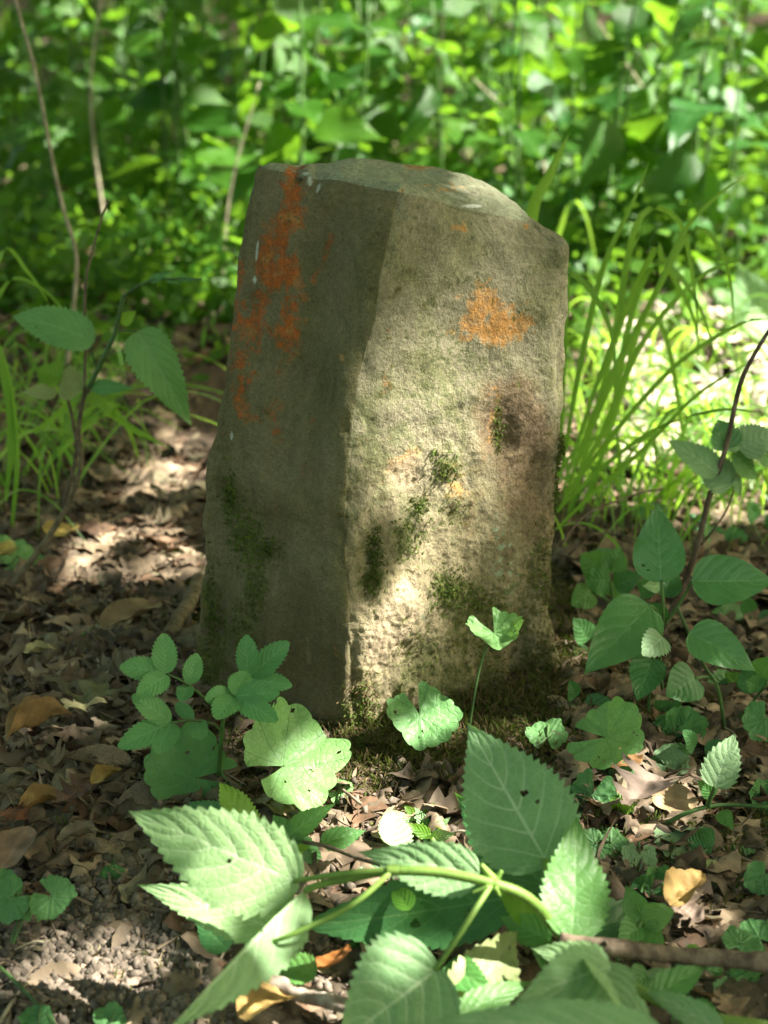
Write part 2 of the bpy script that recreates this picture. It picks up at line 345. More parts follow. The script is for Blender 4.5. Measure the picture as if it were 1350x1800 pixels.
# long tooling grooves and ledges on the left face
ql = Q * np.array([1, 1, .18])
d += isL * (0.0042 * noise(ql + noise(Q, 12, 3)[..., None] * .01, 38, 41) + 0.002 * np.abs(noise(ql, 90, 44)))
def dip(px, py, rx, ry, depth, ang=0.0, sharp=2):
    ca, sa = math.cos(ang), math.sin(ang); X = (spx - px) * ca + (spy - py) * sa; Y = -(spx - px) * sa + (spy - py) * ca
    return -depth * np.exp(-((np.abs(X) / rx) ** sharp + (np.abs(Y) / ry) ** sharp))
front = (Nn @ np.array([0, -1.0, 0.0]) > -0.2)
d += front * (dip(522, 305, 11, 24, .013) + dip(556, 304, 9, 14, .007) + dip(640, 640, 14, 30, .004)
              + dip(880, 770, 30, 70, .007) + dip(915, 1180, 22, 110, .012) + dip(940, 830, 26, 60, .006) + dip(650, 980, 20, 60, .006, .2)
              + dip(470, 980, 30, 90, .006, -.35) + dip(560, 500, 30, 190, .004, .1) + dip(590, 330, 22, 60, -.006, .5) + dip(470, 420, 30, 120, -.004)
              + dip(700, 1090, 46, 90, -.006, .35) + dip(800, 900, 60, 120, -.003) + dip(985, 660, 10, 50, .005) + dip(955, 470, 20, 40, .004)
              + dip(500, 1080, 60, 40, .003) + dip(385, 1100, 16, 90, .006) + dip(540, 700, 26, 40, .003) + dip(610, 700, 9, 50, -.002) + dip(620, 1180, 10, 60, .005))
er = np.random.default_rng(21); ey = np.array([q[1] for q in E], float)[::-1]; ex = np.array([q[0] for q in E], float)[::-1]
for k in range(34):
    yy = er.uniform(345, 1300); xx = np.interp(yy, ey, ex) + er.normal() * 5; d += front * dip(xx, yy, er.uniform(5, 13), er.uniform(7, 34), er.uniform(.0004, .0022), er.normal() * .4)
tp = isT * 1.0
d = d * (1 - .55 * tp); d += tp * (0.0015 * np.abs(fbm(Q, 45, 3, 55)) - 0.0005)
fade = np.ones(len(Q)); fade[NR + NT_ - 8:] = np.linspace(1, 0, 8); d = d * fade[:, None]
Q = Q + Nn * d[..., None]
STN = grid_normals(Q)
spx, spy = proj(Q)
MOSSY = [(658, 985, 11, 48, 460, .2), (652, 1020, 14, 14, 160, .3), (780, 822, 18, 22, 200, .15), (738, 890, 12, 18, 150, .1), (718, 950, 22, 30, 160, .1), (875, 755, 7, 40, 120, .35),
           (790, 1030, 26, 26, 420, .12), (830, 1055, 40, 26, 300, .2), (992, 830, 8, 40, 400, .3), (982, 880, 6, 30, 200, .2), (950, 1010, 22, 60, 380, .4), (955, 1190, 30, 60, 700, .55),
           (405, 880, 12, 38, 250, 0.1), (435, 940, 22, 38, 300, 0.08), (470, 965, 19, 15, 120, 0.1), (450, 1030, 16, 51, 210, 0.1), (372, 1070, 10, 59, 210, 0.1), (425, 1110, 30, 40, 160, .3),
           (630, 1270, 26, 40, 500, .45), (760, 1180, 60, 60, 200, .3), (640, 1215, 16, 30, 120, .7), (860, 1180, 30, 60, 300, .45), (700, 1290, 70, 50, 500, .4), (820, 1280, 80, 40, 420, .5), (930, 1250, 50, 50, 500, .5), (800, 900, 14, 20, 50, .5), (360, 1180, 30, 60, 300, .2), (870, 1090, 60, 50, 160, .3)]
def cl(*c): return np.array(c, float)
def lay(C, m, c): return C + (np.asarray(c) - C) * np.clip(m, 0, 1)[..., None]
n1, n2, n3, n4 = fbm(Q, 22, 4, 61), fbm(Q, 70, 4, 66), fbm(Q, 200, 3, 71), fbm(Q, 420, 2, 77)
C = np.zeros(Q.shape) + cl(0.25, 0.228, 0.148)
C = lay(C, sstep(-.2, .7, n1 + .4 * n2) * .6, cl(0.20, 0.20, 0.095))                   # algae film
C = lay(C, isR * sstep(700, 1000, spy) * .55, cl(0.24, 0.19, 0.105))
C = lay(C, isR * sstep(560, 760, spy) * sstep(1050, 800, spy) * sstep(-.2, .5, n2) * .6, cl(0.16, 0.175, 0.075))
C = lay(C, isL * (.78 + .2 * n1), cl(0.132, 0.118, 0.056))  # olive left face, with its shade darkened into the colour
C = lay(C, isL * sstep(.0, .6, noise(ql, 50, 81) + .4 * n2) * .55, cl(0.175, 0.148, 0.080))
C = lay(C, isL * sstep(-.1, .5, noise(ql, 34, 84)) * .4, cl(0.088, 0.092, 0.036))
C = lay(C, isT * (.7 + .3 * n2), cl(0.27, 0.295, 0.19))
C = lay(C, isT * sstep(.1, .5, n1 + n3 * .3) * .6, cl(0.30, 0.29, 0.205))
C = lay(C, sstep(.25, .6, n2 + .5 * n3) * isR * .55, cl(0.10, 0.105, 0.06))               # dark grime
def path(pts, r0, r1):
    best = np.full(spx.shape, 1e9); k = len(pts) - 1
    for i in range(k):
        (ax, ay), (bx, by) = pts[i], pts[i + 1]; t = np.clip(((spx - ax) * (bx - ax) + (spy - ay) * (by - ay)) / ((bx - ax) ** 2 + (by - ay) ** 2), 0, 1)
        best = np.minimum(best, np.hypot(spx - ax - t * (bx - ax), spy - ay - t * (by - ay)) / (r0 + (r1 - r0) * (i + t) / k))
    return front * np.exp(-best ** 2)
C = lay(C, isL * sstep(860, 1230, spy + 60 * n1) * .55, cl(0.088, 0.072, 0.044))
def spot(px, py, rx, ry, ang=0.0):
    ca, sa = math.cos(ang), math.sin(ang); X = (spx - px) * ca + (spy - py) * sa; Y = -(spx - px) * sa + (spy - py) * ca
    return front * np.exp(-((X / rx) ** 2 + (Y / ry) ** 2))
speck = spot(800, 500, 60, 30) + spot(935, 545, 30, 55) + spot(790, 570, 90, 25) + spot(760, 600, 120, 20) + .8 * spot(840, 470, 40, 40)
C = lay(C, sstep(.52, .72, speck * .42 + n3 * .42 + n4 * .22) * .85, cl(0.085, 0.09, 0.045))
speck = spot(830, 620, 160, 60) + spot(760, 700, 110, 60)
C = lay(C, sstep(.45, .9, speck * .55 + n3 * .5) * .7, cl(0.10, 0.115, 0.045))
# rusty brown weathering on the right lower side
rust = spot(880, 730, 50, 90) + spot(930, 760, 50, 90) + .8 * spot(950, 900, 40, 120) + .5 * spot(860, 900, 90, 160)
C = lay(C, sstep(.25, .9, rust * .8 + n2 * .4) * .75, cl(0.20, 0.135, 0.085))
C = lay(C, sstep(.5, .9, rust * .5 + n3 * .5) * .7, cl(0.085, 0.06, 0.035) )
# old orange paint
por = np.maximum.reduce([spot(868, 572, 62, 44, .1), .78 * spot(850, 540, 55, 40), .75 * spot(805, 402, 20, 14), .7 * spot(924, 398, 8, 8), .62 * spot(705, 815, 38, 26, -.5), .55 * spot(800, 850, 30, 30), .6 * spot(600, 630, 9, 18), .75 * spot(740, 292, 30, 8), .5 * spot(870, 730, 16, 70), .45 * spot(780, 330, 60, 14)])
pm = sstep(.40, .66, por + n2 * .36 + n3 * .34 + n4 * .14)
C = lay(C, pm * .85, cl(0.40, 0.235, 0.10)); C = lay(C, pm * sstep(.5, .95, por + n3 * .45 + n2 * .2) * .8, cl(0.40, 0.195, 0.055))
ps = np.maximum.reduce([.95 * spot(515, 335, 26, 42), .85 * spot(500, 395, 26, 50, .3), .95 * spot(474, 460, 24, 34, .5), .85 * spot(515, 505, 26, 55, -.1), .75 * spot(508, 560, 24, 40), .75 * spot(432, 640, 22, 80, .15), .6 * spot(415, 560, 26, 60), .6 * spot(565, 455, 16, 42, .3), .62 * spot(485, 770, 14, 18), .66 * spot(408, 718, 10, 8), .55 * spot(455, 590, 40, 60), .5 * spot(420, 500, 30, 60), .45 * spot(550, 730, 10, 40), .5 * spot(490, 640, 40, 60)])
ps = np.maximum.reduce([.92 * path([(518, 300), (512, 350), (500, 400), (474, 455), (482, 490)], 32, 36), .9 * path([(495, 440), (515, 500), (510, 560), (500, 600)], 26, 30), .78 * path([(455, 520), (440, 600), (428, 660), (418, 720)], 30, 22), .7 * path([(412, 470), (412, 560), (430, 620)], 28, 28), .62 * path([(580, 420), (560, 480), (530, 520)], 12, 10), .55 * path([(500, 600), (490, 700), (485, 775)], 26, 14), .58 * spot(550, 735, 9, 26), .45 * spot(460, 560, 70, 120)])
rag = n2 * .34 + n3 * .24 + noise(ql, 60, 91) * .20 + n4 * .10
pm = sstep(.42, .88, ps + rag * 1.35)
C = lay(C, pm * .9, cl(0.27, 0.095, 0.030)); C = lay(C, sstep(.70, 1.05, ps + n3 * .5 + n2 * .3) * .8, cl(0.36, 0.10, 0.022)); C = lay(C, sstep(.45, .8, ps - .25 + n2 * .5) * sstep(.0, .5, noise(Q, 120, 95)) * .6, cl(0.33, 0.20, 0.07))
# pale droppings and lichen dots
pw = np.maximum.reduce([spot(452, 440, 3, 22, .1), spot(448, 492, 4, 9), spot(407, 766, 3, 9), .9 * spot(545, 318, 6, 12), .8 * spot(560, 330, 5, 14, .4), .7 * spot(540, 305, 16, 5)])
C = lay(C, sstep(.4, .7, pw + n4 * .12), cl(0.42, 0.45, 0.38))
pw = .75 * spot(880, 960, 24, 90) + .75 * spot(905, 1020, 14, 60, .15) + .6 * spot(745, 1090, 20, 60) + .6 * spot(710, 1150, 18, 70)
C = lay(C, sstep(.55, .8, pw * .75 + n3 * .42), cl(0.27, 0.36, 0.26))
C = lay(C, sstep(.5, .8, spot(830, 362, 26, 5)), cl(0.6, 0.6, 0.55))
# sun patches on the right face put into the colour as lighter tan
C = lay(C, sstep(.35, .8, np.maximum(spot(690, 1100, 50, 110, .35), .9 * spot(715, 830, 45, 40)) + n2 * .25) * .8, cl(0.36, 0.285, 0.19))
# soil splash at the foot
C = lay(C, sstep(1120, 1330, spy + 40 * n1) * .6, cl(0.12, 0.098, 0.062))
for (px, py, rx, ry, nn_, dr_) in MOSSY:
    C = lay(C, sstep(.30, .75, spot(px, py, rx * 1.7, ry * 1.5) + n3 * .5 + n2 * .35 - .15) * .7, cl(0.085, 0.105, 0.03) * (1 - dr_) + cl(.11, .08, .04) * dr_)
stk = noise(ql, 110, 101) * .5 + noise(ql, 220, 104) * .4
C = lay(C, isL * sstep(.25, .6, stk + n2 * .2) * .45, cl(0.19, 0.162, 0.095)); C = lay(C, isL * sstep(.2, .6, -stk + n2 * .25) * .4, cl(0.085, 0.085, 0.04))
C = lay(C, sstep(.62, .8, noise(Q, 330, 111) * .9 + n2 * .25) * .7, cl(0.06, 0.055, 0.03))
wn_ = np.where(isL, .45, 1.0)
C *= (1 + wn_ * (.18 * n4 + .16 * n3 + .10 * n2) + isL * .12 * stk)[..., None]; C = np.clip(C, 0.01, .9)
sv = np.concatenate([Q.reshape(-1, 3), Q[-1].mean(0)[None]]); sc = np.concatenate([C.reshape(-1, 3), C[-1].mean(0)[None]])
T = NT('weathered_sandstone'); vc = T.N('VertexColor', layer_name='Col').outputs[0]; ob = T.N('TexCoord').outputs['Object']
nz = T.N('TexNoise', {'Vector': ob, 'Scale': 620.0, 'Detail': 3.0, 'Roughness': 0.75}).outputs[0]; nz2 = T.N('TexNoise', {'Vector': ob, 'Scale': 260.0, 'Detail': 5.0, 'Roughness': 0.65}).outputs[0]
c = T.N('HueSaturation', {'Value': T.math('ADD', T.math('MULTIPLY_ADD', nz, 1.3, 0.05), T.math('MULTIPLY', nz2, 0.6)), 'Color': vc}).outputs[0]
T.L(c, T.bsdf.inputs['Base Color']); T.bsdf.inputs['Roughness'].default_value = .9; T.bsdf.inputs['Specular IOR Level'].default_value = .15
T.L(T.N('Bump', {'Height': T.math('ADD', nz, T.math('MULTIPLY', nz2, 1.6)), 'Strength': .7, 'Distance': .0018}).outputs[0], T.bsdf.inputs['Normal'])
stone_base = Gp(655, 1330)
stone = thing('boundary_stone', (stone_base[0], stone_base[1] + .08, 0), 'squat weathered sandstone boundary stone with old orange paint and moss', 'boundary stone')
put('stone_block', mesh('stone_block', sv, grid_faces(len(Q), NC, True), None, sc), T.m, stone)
SV = Q.reshape(-1, 3); SN = STN.reshape(-1, 3)
if (SN[(NF // 2) + NC * 150] @ np.array([0, -1, 0])) < 0: SN = -SN
SPX, SPY = spx.ravel(), spy.ravel(); SFRONT = (SN * (CAM - SV)).sum(1) > 0
def on_stone(px, py):
    k = np.argmin((SPX - px) ** 2 + (SPY - py) ** 2 + 1e6 * ~SFRONT); return SV[k], SN[k]

# ------------------------------------------------------------------ joined small growth: moss, litter, crumbs
def strips(base, dirv, length, width, bend, colors, segs=3):
    """many small tapering curved strips in one go -> v, f, col"""
    n = len(base); dirv = dirv / np.linalg.norm(dirv, axis=1)[:, None]
    sd = np.cross(dirv, rng.normal(size=(n, 3))); sd /= np.linalg.norm(sd, axis=1)[:, None] + 1e-9
    bn = np.cross(sd, dirv); t = np.linspace(0, 1, segs + 1)
    c = base[:, None] + dirv[:, None] * (t[None, :, None] * length[:, None, None]) + bn[:, None] * ((t ** 2)[None, :, None] * (bend * length)[:, None, None])
    wd = (width[:, None] * np.array([.5, 1, .8, .12, .1][:segs + 1])[None])[..., None] / 2
    v = np.stack([c - sd[:, None] * wd, c + sd[:, None] * wd], 2).reshape(-1, 3)
    k = np.arange(segs); f1 = np.stack([2 * k, 2 * k + 1, 2 * k + 3, 2 * k + 2], -1)
    f = (f1[None] + (np.arange(n) * 2 * (segs + 1))[:, None, None]).reshape(-1, 4)
    return v, f, np.repeat(colors, 2 * (segs + 1), axis=0)
def moss_cols(n, a, b, dry=0.3):
    t = rng.random((n, 1)); c = np.array(a) * (1 - t) + np.array(b) * t
    m = rng.random(n) < dry; c[m] = np.array([0.15, 0.105, 0.05]) * (0.6 + .7 * rng.random((m.sum(), 1))); return c
# moss on the stone
mb, mn, mc, ml = [], [], [], []
fi = np.where(SFRONT)[0]
for (px, py, rx, ry, n, dry) in MOSSY:
    wgt = np.exp(-(((SPX[fi] - px) / rx) ** 2 + ((SPY[fi] - py) / ry) ** 2)); n = int(n * (1.3 if px > 600 and py < 1120 else 2.0)); k = rng.choice(fi, n, p=wgt / wgt.sum())
    mb.append(SV[k]); mn.append(SN[k]); mc.append(moss_cols(n, (0.07, 0.13, 0.018), (0.16, 0.21, 0.04), dry)); ml.append(rng.uniform(.0011, .0030, n))
mb, mn, mc, ml = map(np.concatenate, (mb, mn, mc, ml)); mb = mb + rng.normal(size=mb.shape) * .0008
dv = mn * .45 + rng.normal(size=mn.shape) * .6 + np.array([0, 0, -.25])
v, f, c = strips(mb, dv, ml, ml * .45, rng.normal(size=len(mb)) * .5, mc)
put('moss', mesh('moss', v, f, None, c), M['moss'], stone, None, 'stuff')

# moss and dead moss on the ground round the foot
def scatter_px(n, px, py, rx, ry):
    p = []
    for _ in range(n):
        a = px + random.gauss(0, rx); b = py + random.gauss(0, ry); q = H(a, max(b, 420)); p.append([q[0], q[1]])
    return np.array(p)
gm = [(720, 1380, 130, 45, 2600, .75), (620, 1330, 60, 40, 900, .6), (960, 1300, 110, 45, 2400, .7), (1180, 1340, 90, 70, 1500, .75), (1080, 1470, 60, 40, 900, .6), (1290, 1480, 70, 60, 1700, .6), (1250, 1580, 60, 50, 500, .5), (1010, 1080, 30, 120, 1700, .6),
      (320, 1070, 30, 40, 800, .15), (195, 1420, 40, 40, 700, .1), (560, 1290, 60, 40, 700, .6), (420, 1310, 60, 50, 500, .5), (1080, 1230, 80, 60, 900, .7), (780, 1290, 60, 30, 700, .7), (300, 1690, 60, 30, 300, .3)]
B_, C_, L_ = [], [], []
for (px, py, rx, ry, n, dry) in gm:
    n = int(n * 2.2)
    q = scatter_px(n, px, py, rx, ry); z = gh(q[:, 0], q[:, 1]); B_.append(np.stack([q[:, 0], q[:, 1], z + rng.uniform(-.002, .006, n)], -1))
    C_.append(moss_cols(n, (0.05, 0.085, 0.015), (0.13, 0.15, 0.035), dry)); L_.append(rng.uniform(.003, .008, n))
B_, C_, L_ = map(np.concatenate, (B_, C_, L_)); n = len(B_)
dv = rng.normal(size=(n, 3)) * .7 + np.array([0, 0, .55])
v, f, c = strips(B_, dv, L_, L_ * .2, rng.normal(size=n) * .6, C_)
tag(put('moss', mesh('ground_moss', v, f, None, c), M['moss']), 'dark green and dead brown moss on the soil around the foot of the stone', None, None, 'stuff')

# soil crumbs
ico = bpy.data.meshes.new('t'); import bmesh
bmx = bmesh.new(); bmesh.ops.create_icosphere(bmx, subdivisions=1, radius=1); iv = np.array([x.co[:] for x in bmx.verts]); ifc = np.array([[y.index for y in x.verts] for x in bmx.faces]); bmx.free()
cr = [scatter_px(9000, 200, 1690, 150, 90), scatter_px(500, 230, 1580, 60, 40), scatter_px(1800, 480, 1740, 120, 50), scatter_px(700, 230, 1150, 90, 60), scatter_px(700, 100, 1250, 100, 70), scatter_px(900, 1200, 1640, 150, 120), scatter_px(600, 700, 1500, 250, 60), scatter_px(400, 1200, 1250, 120, 60)]
cr = np.concatenate(cr); n = len(cr); sz = np.minimum(.00055 / (rng.random(n) * .94 + .06) ** 1.0, .0038)
vs = iv[None] * sz[:, None, None] * (1 + .36 * rng.normal(size=(n, len(iv), 1))) * (0.7 + .6 * rng.random((n, 1, 3)))
z = gh(cr[:, 0], cr[:, 1]) + .004 + sz * .35
vs = vs + np.stack([cr[:, 0], cr[:, 1], z], -1)[:, None]
cc = np.repeat((np.array([.215, .175, .135]) * rng.uniform(.5, 1.4, (n, 1))), len(iv), 0)
tag(put('soil_crumbs', mesh('soil_crumbs', vs.reshape(-1, 3), (ifc[None] + (np.arange(n) * len(iv))[:, None, None]).reshape(-1, 3), None, cc), M['crumb']), 'loose grey brown soil crumbs in front and left of the stone', None, None, 'stuff')

# ------------------------------------------------------------------ leaves
def ovate(t, a=0.62, b=0.95):
    k = (a / (a + b)) ** a * (b / (a + b)) ** b; return t ** a * (1 - t) ** b / k
def leaf_mesh(L, W, nt=12, td=0.10, fold=0.15, bend=0.3, twist=0.0, m=7, prof=(0.62, 0.95), nv=7, quilt=0.012, wave=0.025, per=5, holes=(), seed=0, half=None, cord=0.0, acum=0.0):
    r = np.random.default_rng(seed); nl = nt * per + 1; t = np.linspace(0, 1, nl); s = np.linspace(-1, 1, 2 * m + 1)
    wv = ovate(np.clip(t, 1e-4, 1 - 1e-4), prof[0] * .85, prof[1] + .30); td = td * 1.7; quilt = quilt * .30; nv = nv if nv == 8 else 6
    if acum: wv = wv * (1 - acum * sstep(.6, .85, t)) 
    saw = (t * nt) % 1.0; saw = saw * np.where(np.arange(nl) == nl - 1, 0, 1)
    wt = wv * (1 + td * (saw - .5) * sstep(0, .08, t) * (1.0 + .5 * r.random(nl) - .25)) 
    S, Tt = np.meshgrid(s, t); Wd = wv[:, None] * (1 - np.abs(S) ** 4) + wt[:, None] * np.abs(S) ** 4
    lop = 1 + .05 * r.normal(); X = S * Wd * W / 2 * np.where(S > 0, lop, 2 - lop)
    Y = Tt * L + np.abs(S) ** 2 * (td * L / nt * .9) * (saw[:, None] - .2) * .75
    if cord: Y = Y - cord * L * np.abs(S) ** 1.5 * np.clip(1 - Tt / .25, 0, 1) ** 1.3
    Tn = Tt + .030 * noise(np.stack([S * 1.6 + (S > 0) * 9.3, Tt * 3, S * 0], -1), 1.0, seed % 40)
    ph = Tn * nv - np.abs(S) ** 1.2 * nv * .34; dd = np.abs((ph + .5) % 1 - .5)
    Z = fold * np.abs(X) + quilt * W * (np.sqrt(dd * 2) - .6) * (1 - np.abs(S) ** 3) * np.sin(np.pi * np.clip(Tt * 1.05, 0, 1)) ** .5
    ph0 = r.random() * 6.28; Z = Z + wave * W * np.abs(S) ** 2 * np.sin(Tt * (9 + 4 * r.random()) + ph0 + (S > 0) * 2.1)
    Z = Z + .02 * W * noise(np.stack([X, Y, Y * 0], -1) / L, 3.0, seed % 50)
    # bend along the length
    ang = bend * (Tt - .5) * (1.2 - .2 * Tt) + .06 * r.normal(); th = np.cumsum(np.concatenate([[0], np.diff(t)])) * 0
    a = bend * t; cy = np.concatenate([[0], np.cumsum(np.cos(a[:-1] - bend / 2) * np.diff(t))]) * L; cz = -np.concatenate([[0], np.cumsum(np.sin(a[:-1] - bend / 2) * np.diff(t))]) * L
    off = Y - Tt * L; an = a - bend / 2
    V = np.stack([X * np.cos(twist * (Tt - .3)) , cy[:, None] + off * np.cos(an)[:, None] + Z * np.sin(an)[:, None], cz[:, None] + Z * np.cos(an)[:, None] + X * np.sin(twist * (Tt - .3))], -1)
    V[..., 1] *= L / (cy[-1] + 1e-9)
    uv = np.stack([S * .5 + .5, Tn], -1).reshape(-1, 2)
    f = grid_faces(nl, 2 * m + 1); keep = np.ones(len(f), bool)
    cs = S.ravel()[f].mean(1); ct = Tt.ravel()[f].mean(1)
    if half == 'left': keep &= cs < 0.06
    if half == 'right': keep &= cs > -0.06
    for (hs, ht, hr) in holes: keep &= ((cs - hs) * .5 * W / L) ** 2 + (ct - ht) ** 2 > (hr * (1 + .3 * np.sin(5 * np.arctan2(cs - hs, ct - ht)))) ** 2
    return mesh('leaf', V.reshape(-1, 3), f[keep], uv)
def round_leaf_mesh(Rm, seed=0, lobes=13, td=0.065, sinus=0.35, stretch=1.15, cup=0.12, wave=0.10, nr=16, holes=4, fold=0.0):
    r = np.random.default_rng(seed); npf = lobes * 8 + 1; phi = np.linspace(-math.pi + sinus, math.pi - sinus, npf); rr = np.linspace(0, 1, nr + 1) ** .8
    sc_ = np.abs(np.sin(np.linspace(0, lobes * math.pi, npf))) ** .7
    edge = (1 + .12 * np.cos(phi) - .06 * np.cos(2 * phi)) * (1 - td + td * 1.6 * sc_ * (.75 + .5 * noise(np.stack([phi * 2, phi * 0, phi * 0 + seed], -1), 1.0)))
    edge = edge * (1 + .24 * noise(np.stack([np.cos(phi), np.sin(phi), phi * 0 + seed * .37], -1), 1.3)); edge = edge / edge.max()
    Rr, Ph = np.meshgrid(rr, phi); Ed = 1 * (1 - Rr ** 3) * edge.mean() + edge[:, None] * Rr ** 3; Rr2 = Rr * Rm * (edge[:, None] * Rr ** 1.5 + (1 - Rr ** 1.5) * edge.mean())
    X = Rr2 * np.sin(Ph); Y = Rr2 * np.cos(Ph) * stretch
    vein = np.abs(((Ph / (2 * math.pi) + .5) * 9 + .5) % 1 - .5)
    Z = cup * Rr2 ** 2 / Rm + wave * Rm * Rr ** 2.2 * np.sin(Ph * 3 + seed) * .6 + wave * Rm * .35 * Rr ** 3 * np.sin(Ph * 7 + seed * 2) + .05 * Rm * Rr * (np.sqrt(vein * 2) - .5) + .03 * Rm * noise(np.stack([X, Y, X * 0], -1) / Rm, 5, seed)
    Z = Z + fold * np.abs(X)
    V = np.stack([X, Y, Z], -1); uv = np.stack([Ph / (2 * math.pi) + .5, Rr], -1).reshape(-1, 2)
    f = grid_faces(npf, nr + 1); keep = np.ones(len(f), bool); cx, cy = X.ravel()[f].mean(1), Y.ravel()[f].mean(1)
    for _ in range(holes):
        a, q = r.uniform(-2.3, 2.3), Rm * r.uniform(.3, .9); keep &= (cx - q * math.sin(a)) ** 2 + (cy - q * math.cos(a)) ** 2 > (Rm * r.uniform(.014, .034)) ** 2
    return mesh('leaf', V.reshape(-1, 3), f[keep], uv)
def frame(base, tip, face, roll=0.0):
    y = nrm(tip - base); z = nrm(face - y * (face @ y)); x = np.cross(y, z)
    if roll:
        x, z = x * math.cos(roll) + z * math.sin(roll), z * math.cos(roll) - x * math.sin(roll)
    m = Matrix.Identity(4)
    for i, a in enumerate((x, y, z)):
        for k in range(3): m[k][i] = float(a[k])
    for k in range(3): m[k][3] = float(base[k])
    return m
SEED = [100]
def leaf(par, base, tip, wpx, mat='top', tilt=(0, 0, 0), roll=0.0, name='leaf', label=None, **kw):
    """one leaf from base to tip (both places in the scene); wpx its breadth in photo pixels at that distance"""
    SEED[0] += 1; base = np.asarray(base, float); tip = np.asarray(tip, float)
    L = np.linalg.norm(tip - base); W = wpx * mpp((base + tip) / 2)
    face = nrm(CAM - base) + np.asarray(tilt, float)
    if W > .03 and 'holes' not in kw: kw['holes'] = [(rng.uniform(-.7, .7), rng.uniform(.15, .8), rng.uniform(.008, .02)) for _ in range(rng.integers(0, 3))]
    o = put(name, leaf_mesh(L, W, seed=SEED[0], **kw), M[mat], par, frame(base, tip, face, roll))
    if label: o['label'] = label
    return o
def rleaf(par, base, tip, rpx, mat='garlic', tilt=(0, 0, 0), roll=0.0, label=None, **kw):
    SEED[0] += 1; base = np.asarray(base, float); tip = np.asarray(tip, float)
    face = nrm(CAM - base) + np.asarray(tilt, float)
    o = put('leaf', round_leaf_mesh(rpx * mpp(base), seed=SEED[0], **kw), M[mat], par, frame(base, tip, face, roll))
    if label: o['label'] = label
    return o
def stemline(par, pts, r0, r1=None, mat='stem', name='stem', seg=8): return tube(name, [np.asarray(p, float) for p in pts], r0, r1 if r1 else r0, M[mat], par, seg)

# ---- the cut hedge woundwort shoot lying across the foreground
z0 = .075
sp = [H(515, 1550, .085), H(600, 1536, .095), H(690, 1530, .10), H(775, 1534, .10), H(865, 1553, .095), H(930, 1580, .085), H(985, 1640, .06), H(1060, 1700, .05), H(1130, 1745, .05), H(1240, 1788, .045), H(1350, 1806, .04)]
sh = thing('woundwort_shoot', Gp(985, 1700), 'long arching woundwort shoot with big toothed leaves lying in front of the stone', 'plant')
stemline(sh, sp[2:], .0024, .0036)
stemline(sh, [sp[2], H(600, 1536, .095), H(517, 1549, .086)], .0018, .0014, name='leaf_stalk')
stemline(sh, [sp[2], H(610, 1545, .09), H(560, 1556, .088), H(535, 1566, .085)], .0022, .0019, name='leaf_stalk')
stemline(sh, [sp[2], H(620, 1590, .09), H(520, 1640, .085), H(462, 1665, .075), H(452, 1700, .065)], .0016, .0011, name='leaf_stalk')
stemline(sh, [sp[4], H(835, 1600, .09), H(800, 1655, .08), H(765, 1706, .07)], .0016, .0014, name='leaf_stalk')
stemline(sh, [H(985, 1640, .06), H(966, 1580, .07), H(958, 1512, .08)], .0016, .0018, name='leaf_stalk')
for k, q in enumerate((sp[2], sp[4])):
    tube('stem_node', [q + np.array([-.003, 0, 0]), q, q + np.array([.003, 0, 0])], .0026, .0028, M['stem'], sh)
b = H(517, 1549, .086); leaf(sh, b, P(229, 1426, b[1] + .03), 172, 'under', nt=17, td=.10, bend=.35, quilt=.02, fold=.05, m=12, prof=(.55, .85), holes=((-.15, .36, .016),), wave=.04, cord=.04, label='large pale leaf half lit by a sun fleck')
b = H(500, 1640, .05); leaf(sh, b, P(242, 1556, b[1] + .03), 95, 'under', nt=15, bend=.3, m=8, tilt=(0, 0, .5))
b = H(535, 1566, .085); leaf(sh, b, P(285, 1822, b[1] - .12), 136, 'under', nt=17, td=.09, bend=-.15, m=12, half='left', fold=.1, quilt=.02, tilt=(0.3, 0, .2), label='folded leaf pointing to the bottom left, midrib bright')
b = H(958, 1510, .08); leaf(sh, b, P(821, 1271, b[1] + .075), 196, 'under', nt=20, td=.09, bend=.25, m=14, prof=(.5, .9), quilt=.022, cord=.05, fold=.03, label='large upright leaf showing its pale veined underside')
b = H(1003, 1652, .06); leaf(sh, b, P(1012, 1438, b[1] + .05), 128, 'top', nt=16, td=.1, bend=.2, m=10, prof=(.55, .8), tilt=(.35, 0, 0), quilt=.02, label='leaf on the right with a sunlit base')
b = H(842, 1536, .095); leaf(sh, b, P(628, 1497, b[1] + .02), 96, 'under', nt=15, td=.09, bend=.3, m=10, prof=(.5, .95), quilt=.02)
b = H(905, 1575, .055); leaf(sh, b, P(530, 1628, b[1] + .01), 150, 'dark', nt=17, td=.07, bend=-.25, m=12, prof=(.45, .65), holes=((-.25, .22, .02), (-.35, .47, .022)), tilt=(0, 0, .6), quilt=.02, label='dark green leaf under the stem')
b = H(905, 1585, .035); leaf(sh, b, P(600, 1650, b[1] - .02), 90, 'dark', nt=14, bend=-.25, tilt=(0, 0, .5))
b = H(765, 1706, .07); leaf(sh, b, P(596, 1835, b[1] - .03), 210, 'under', nt=15, td=.09, bend=.1, m=12, prof=(.45, .7), quilt=.018, cord=.06)
b = H(790, 1790, .03); leaf(sh, b, P(912, 1632, b[1] + .05), 120, 'yellowing', nt=12, td=.1, bend=.7, m=8, wave=.09, tilt=(.5, 0, .3), label='wilted yellowing leaf in the sun')
b = H(452, 1698, .065); leaf(sh, b, P(445, 1640, b[1] - .0), 34, 'top', nt=9, bend=.9, fold=.5)
b = H(555, 1715, .03); leaf(sh, b, P(468, 1688, b[1] + .02), 62, 'top', nt=13, bend=.2, tilt=(0, 0, .6))
b = H(1075, 1698, .075); leaf(sh, b, P(905, 1762, b[1] - .03), 105, 'under', nt=14, td=.1, bend=.35, tilt=(0, 0, .5))
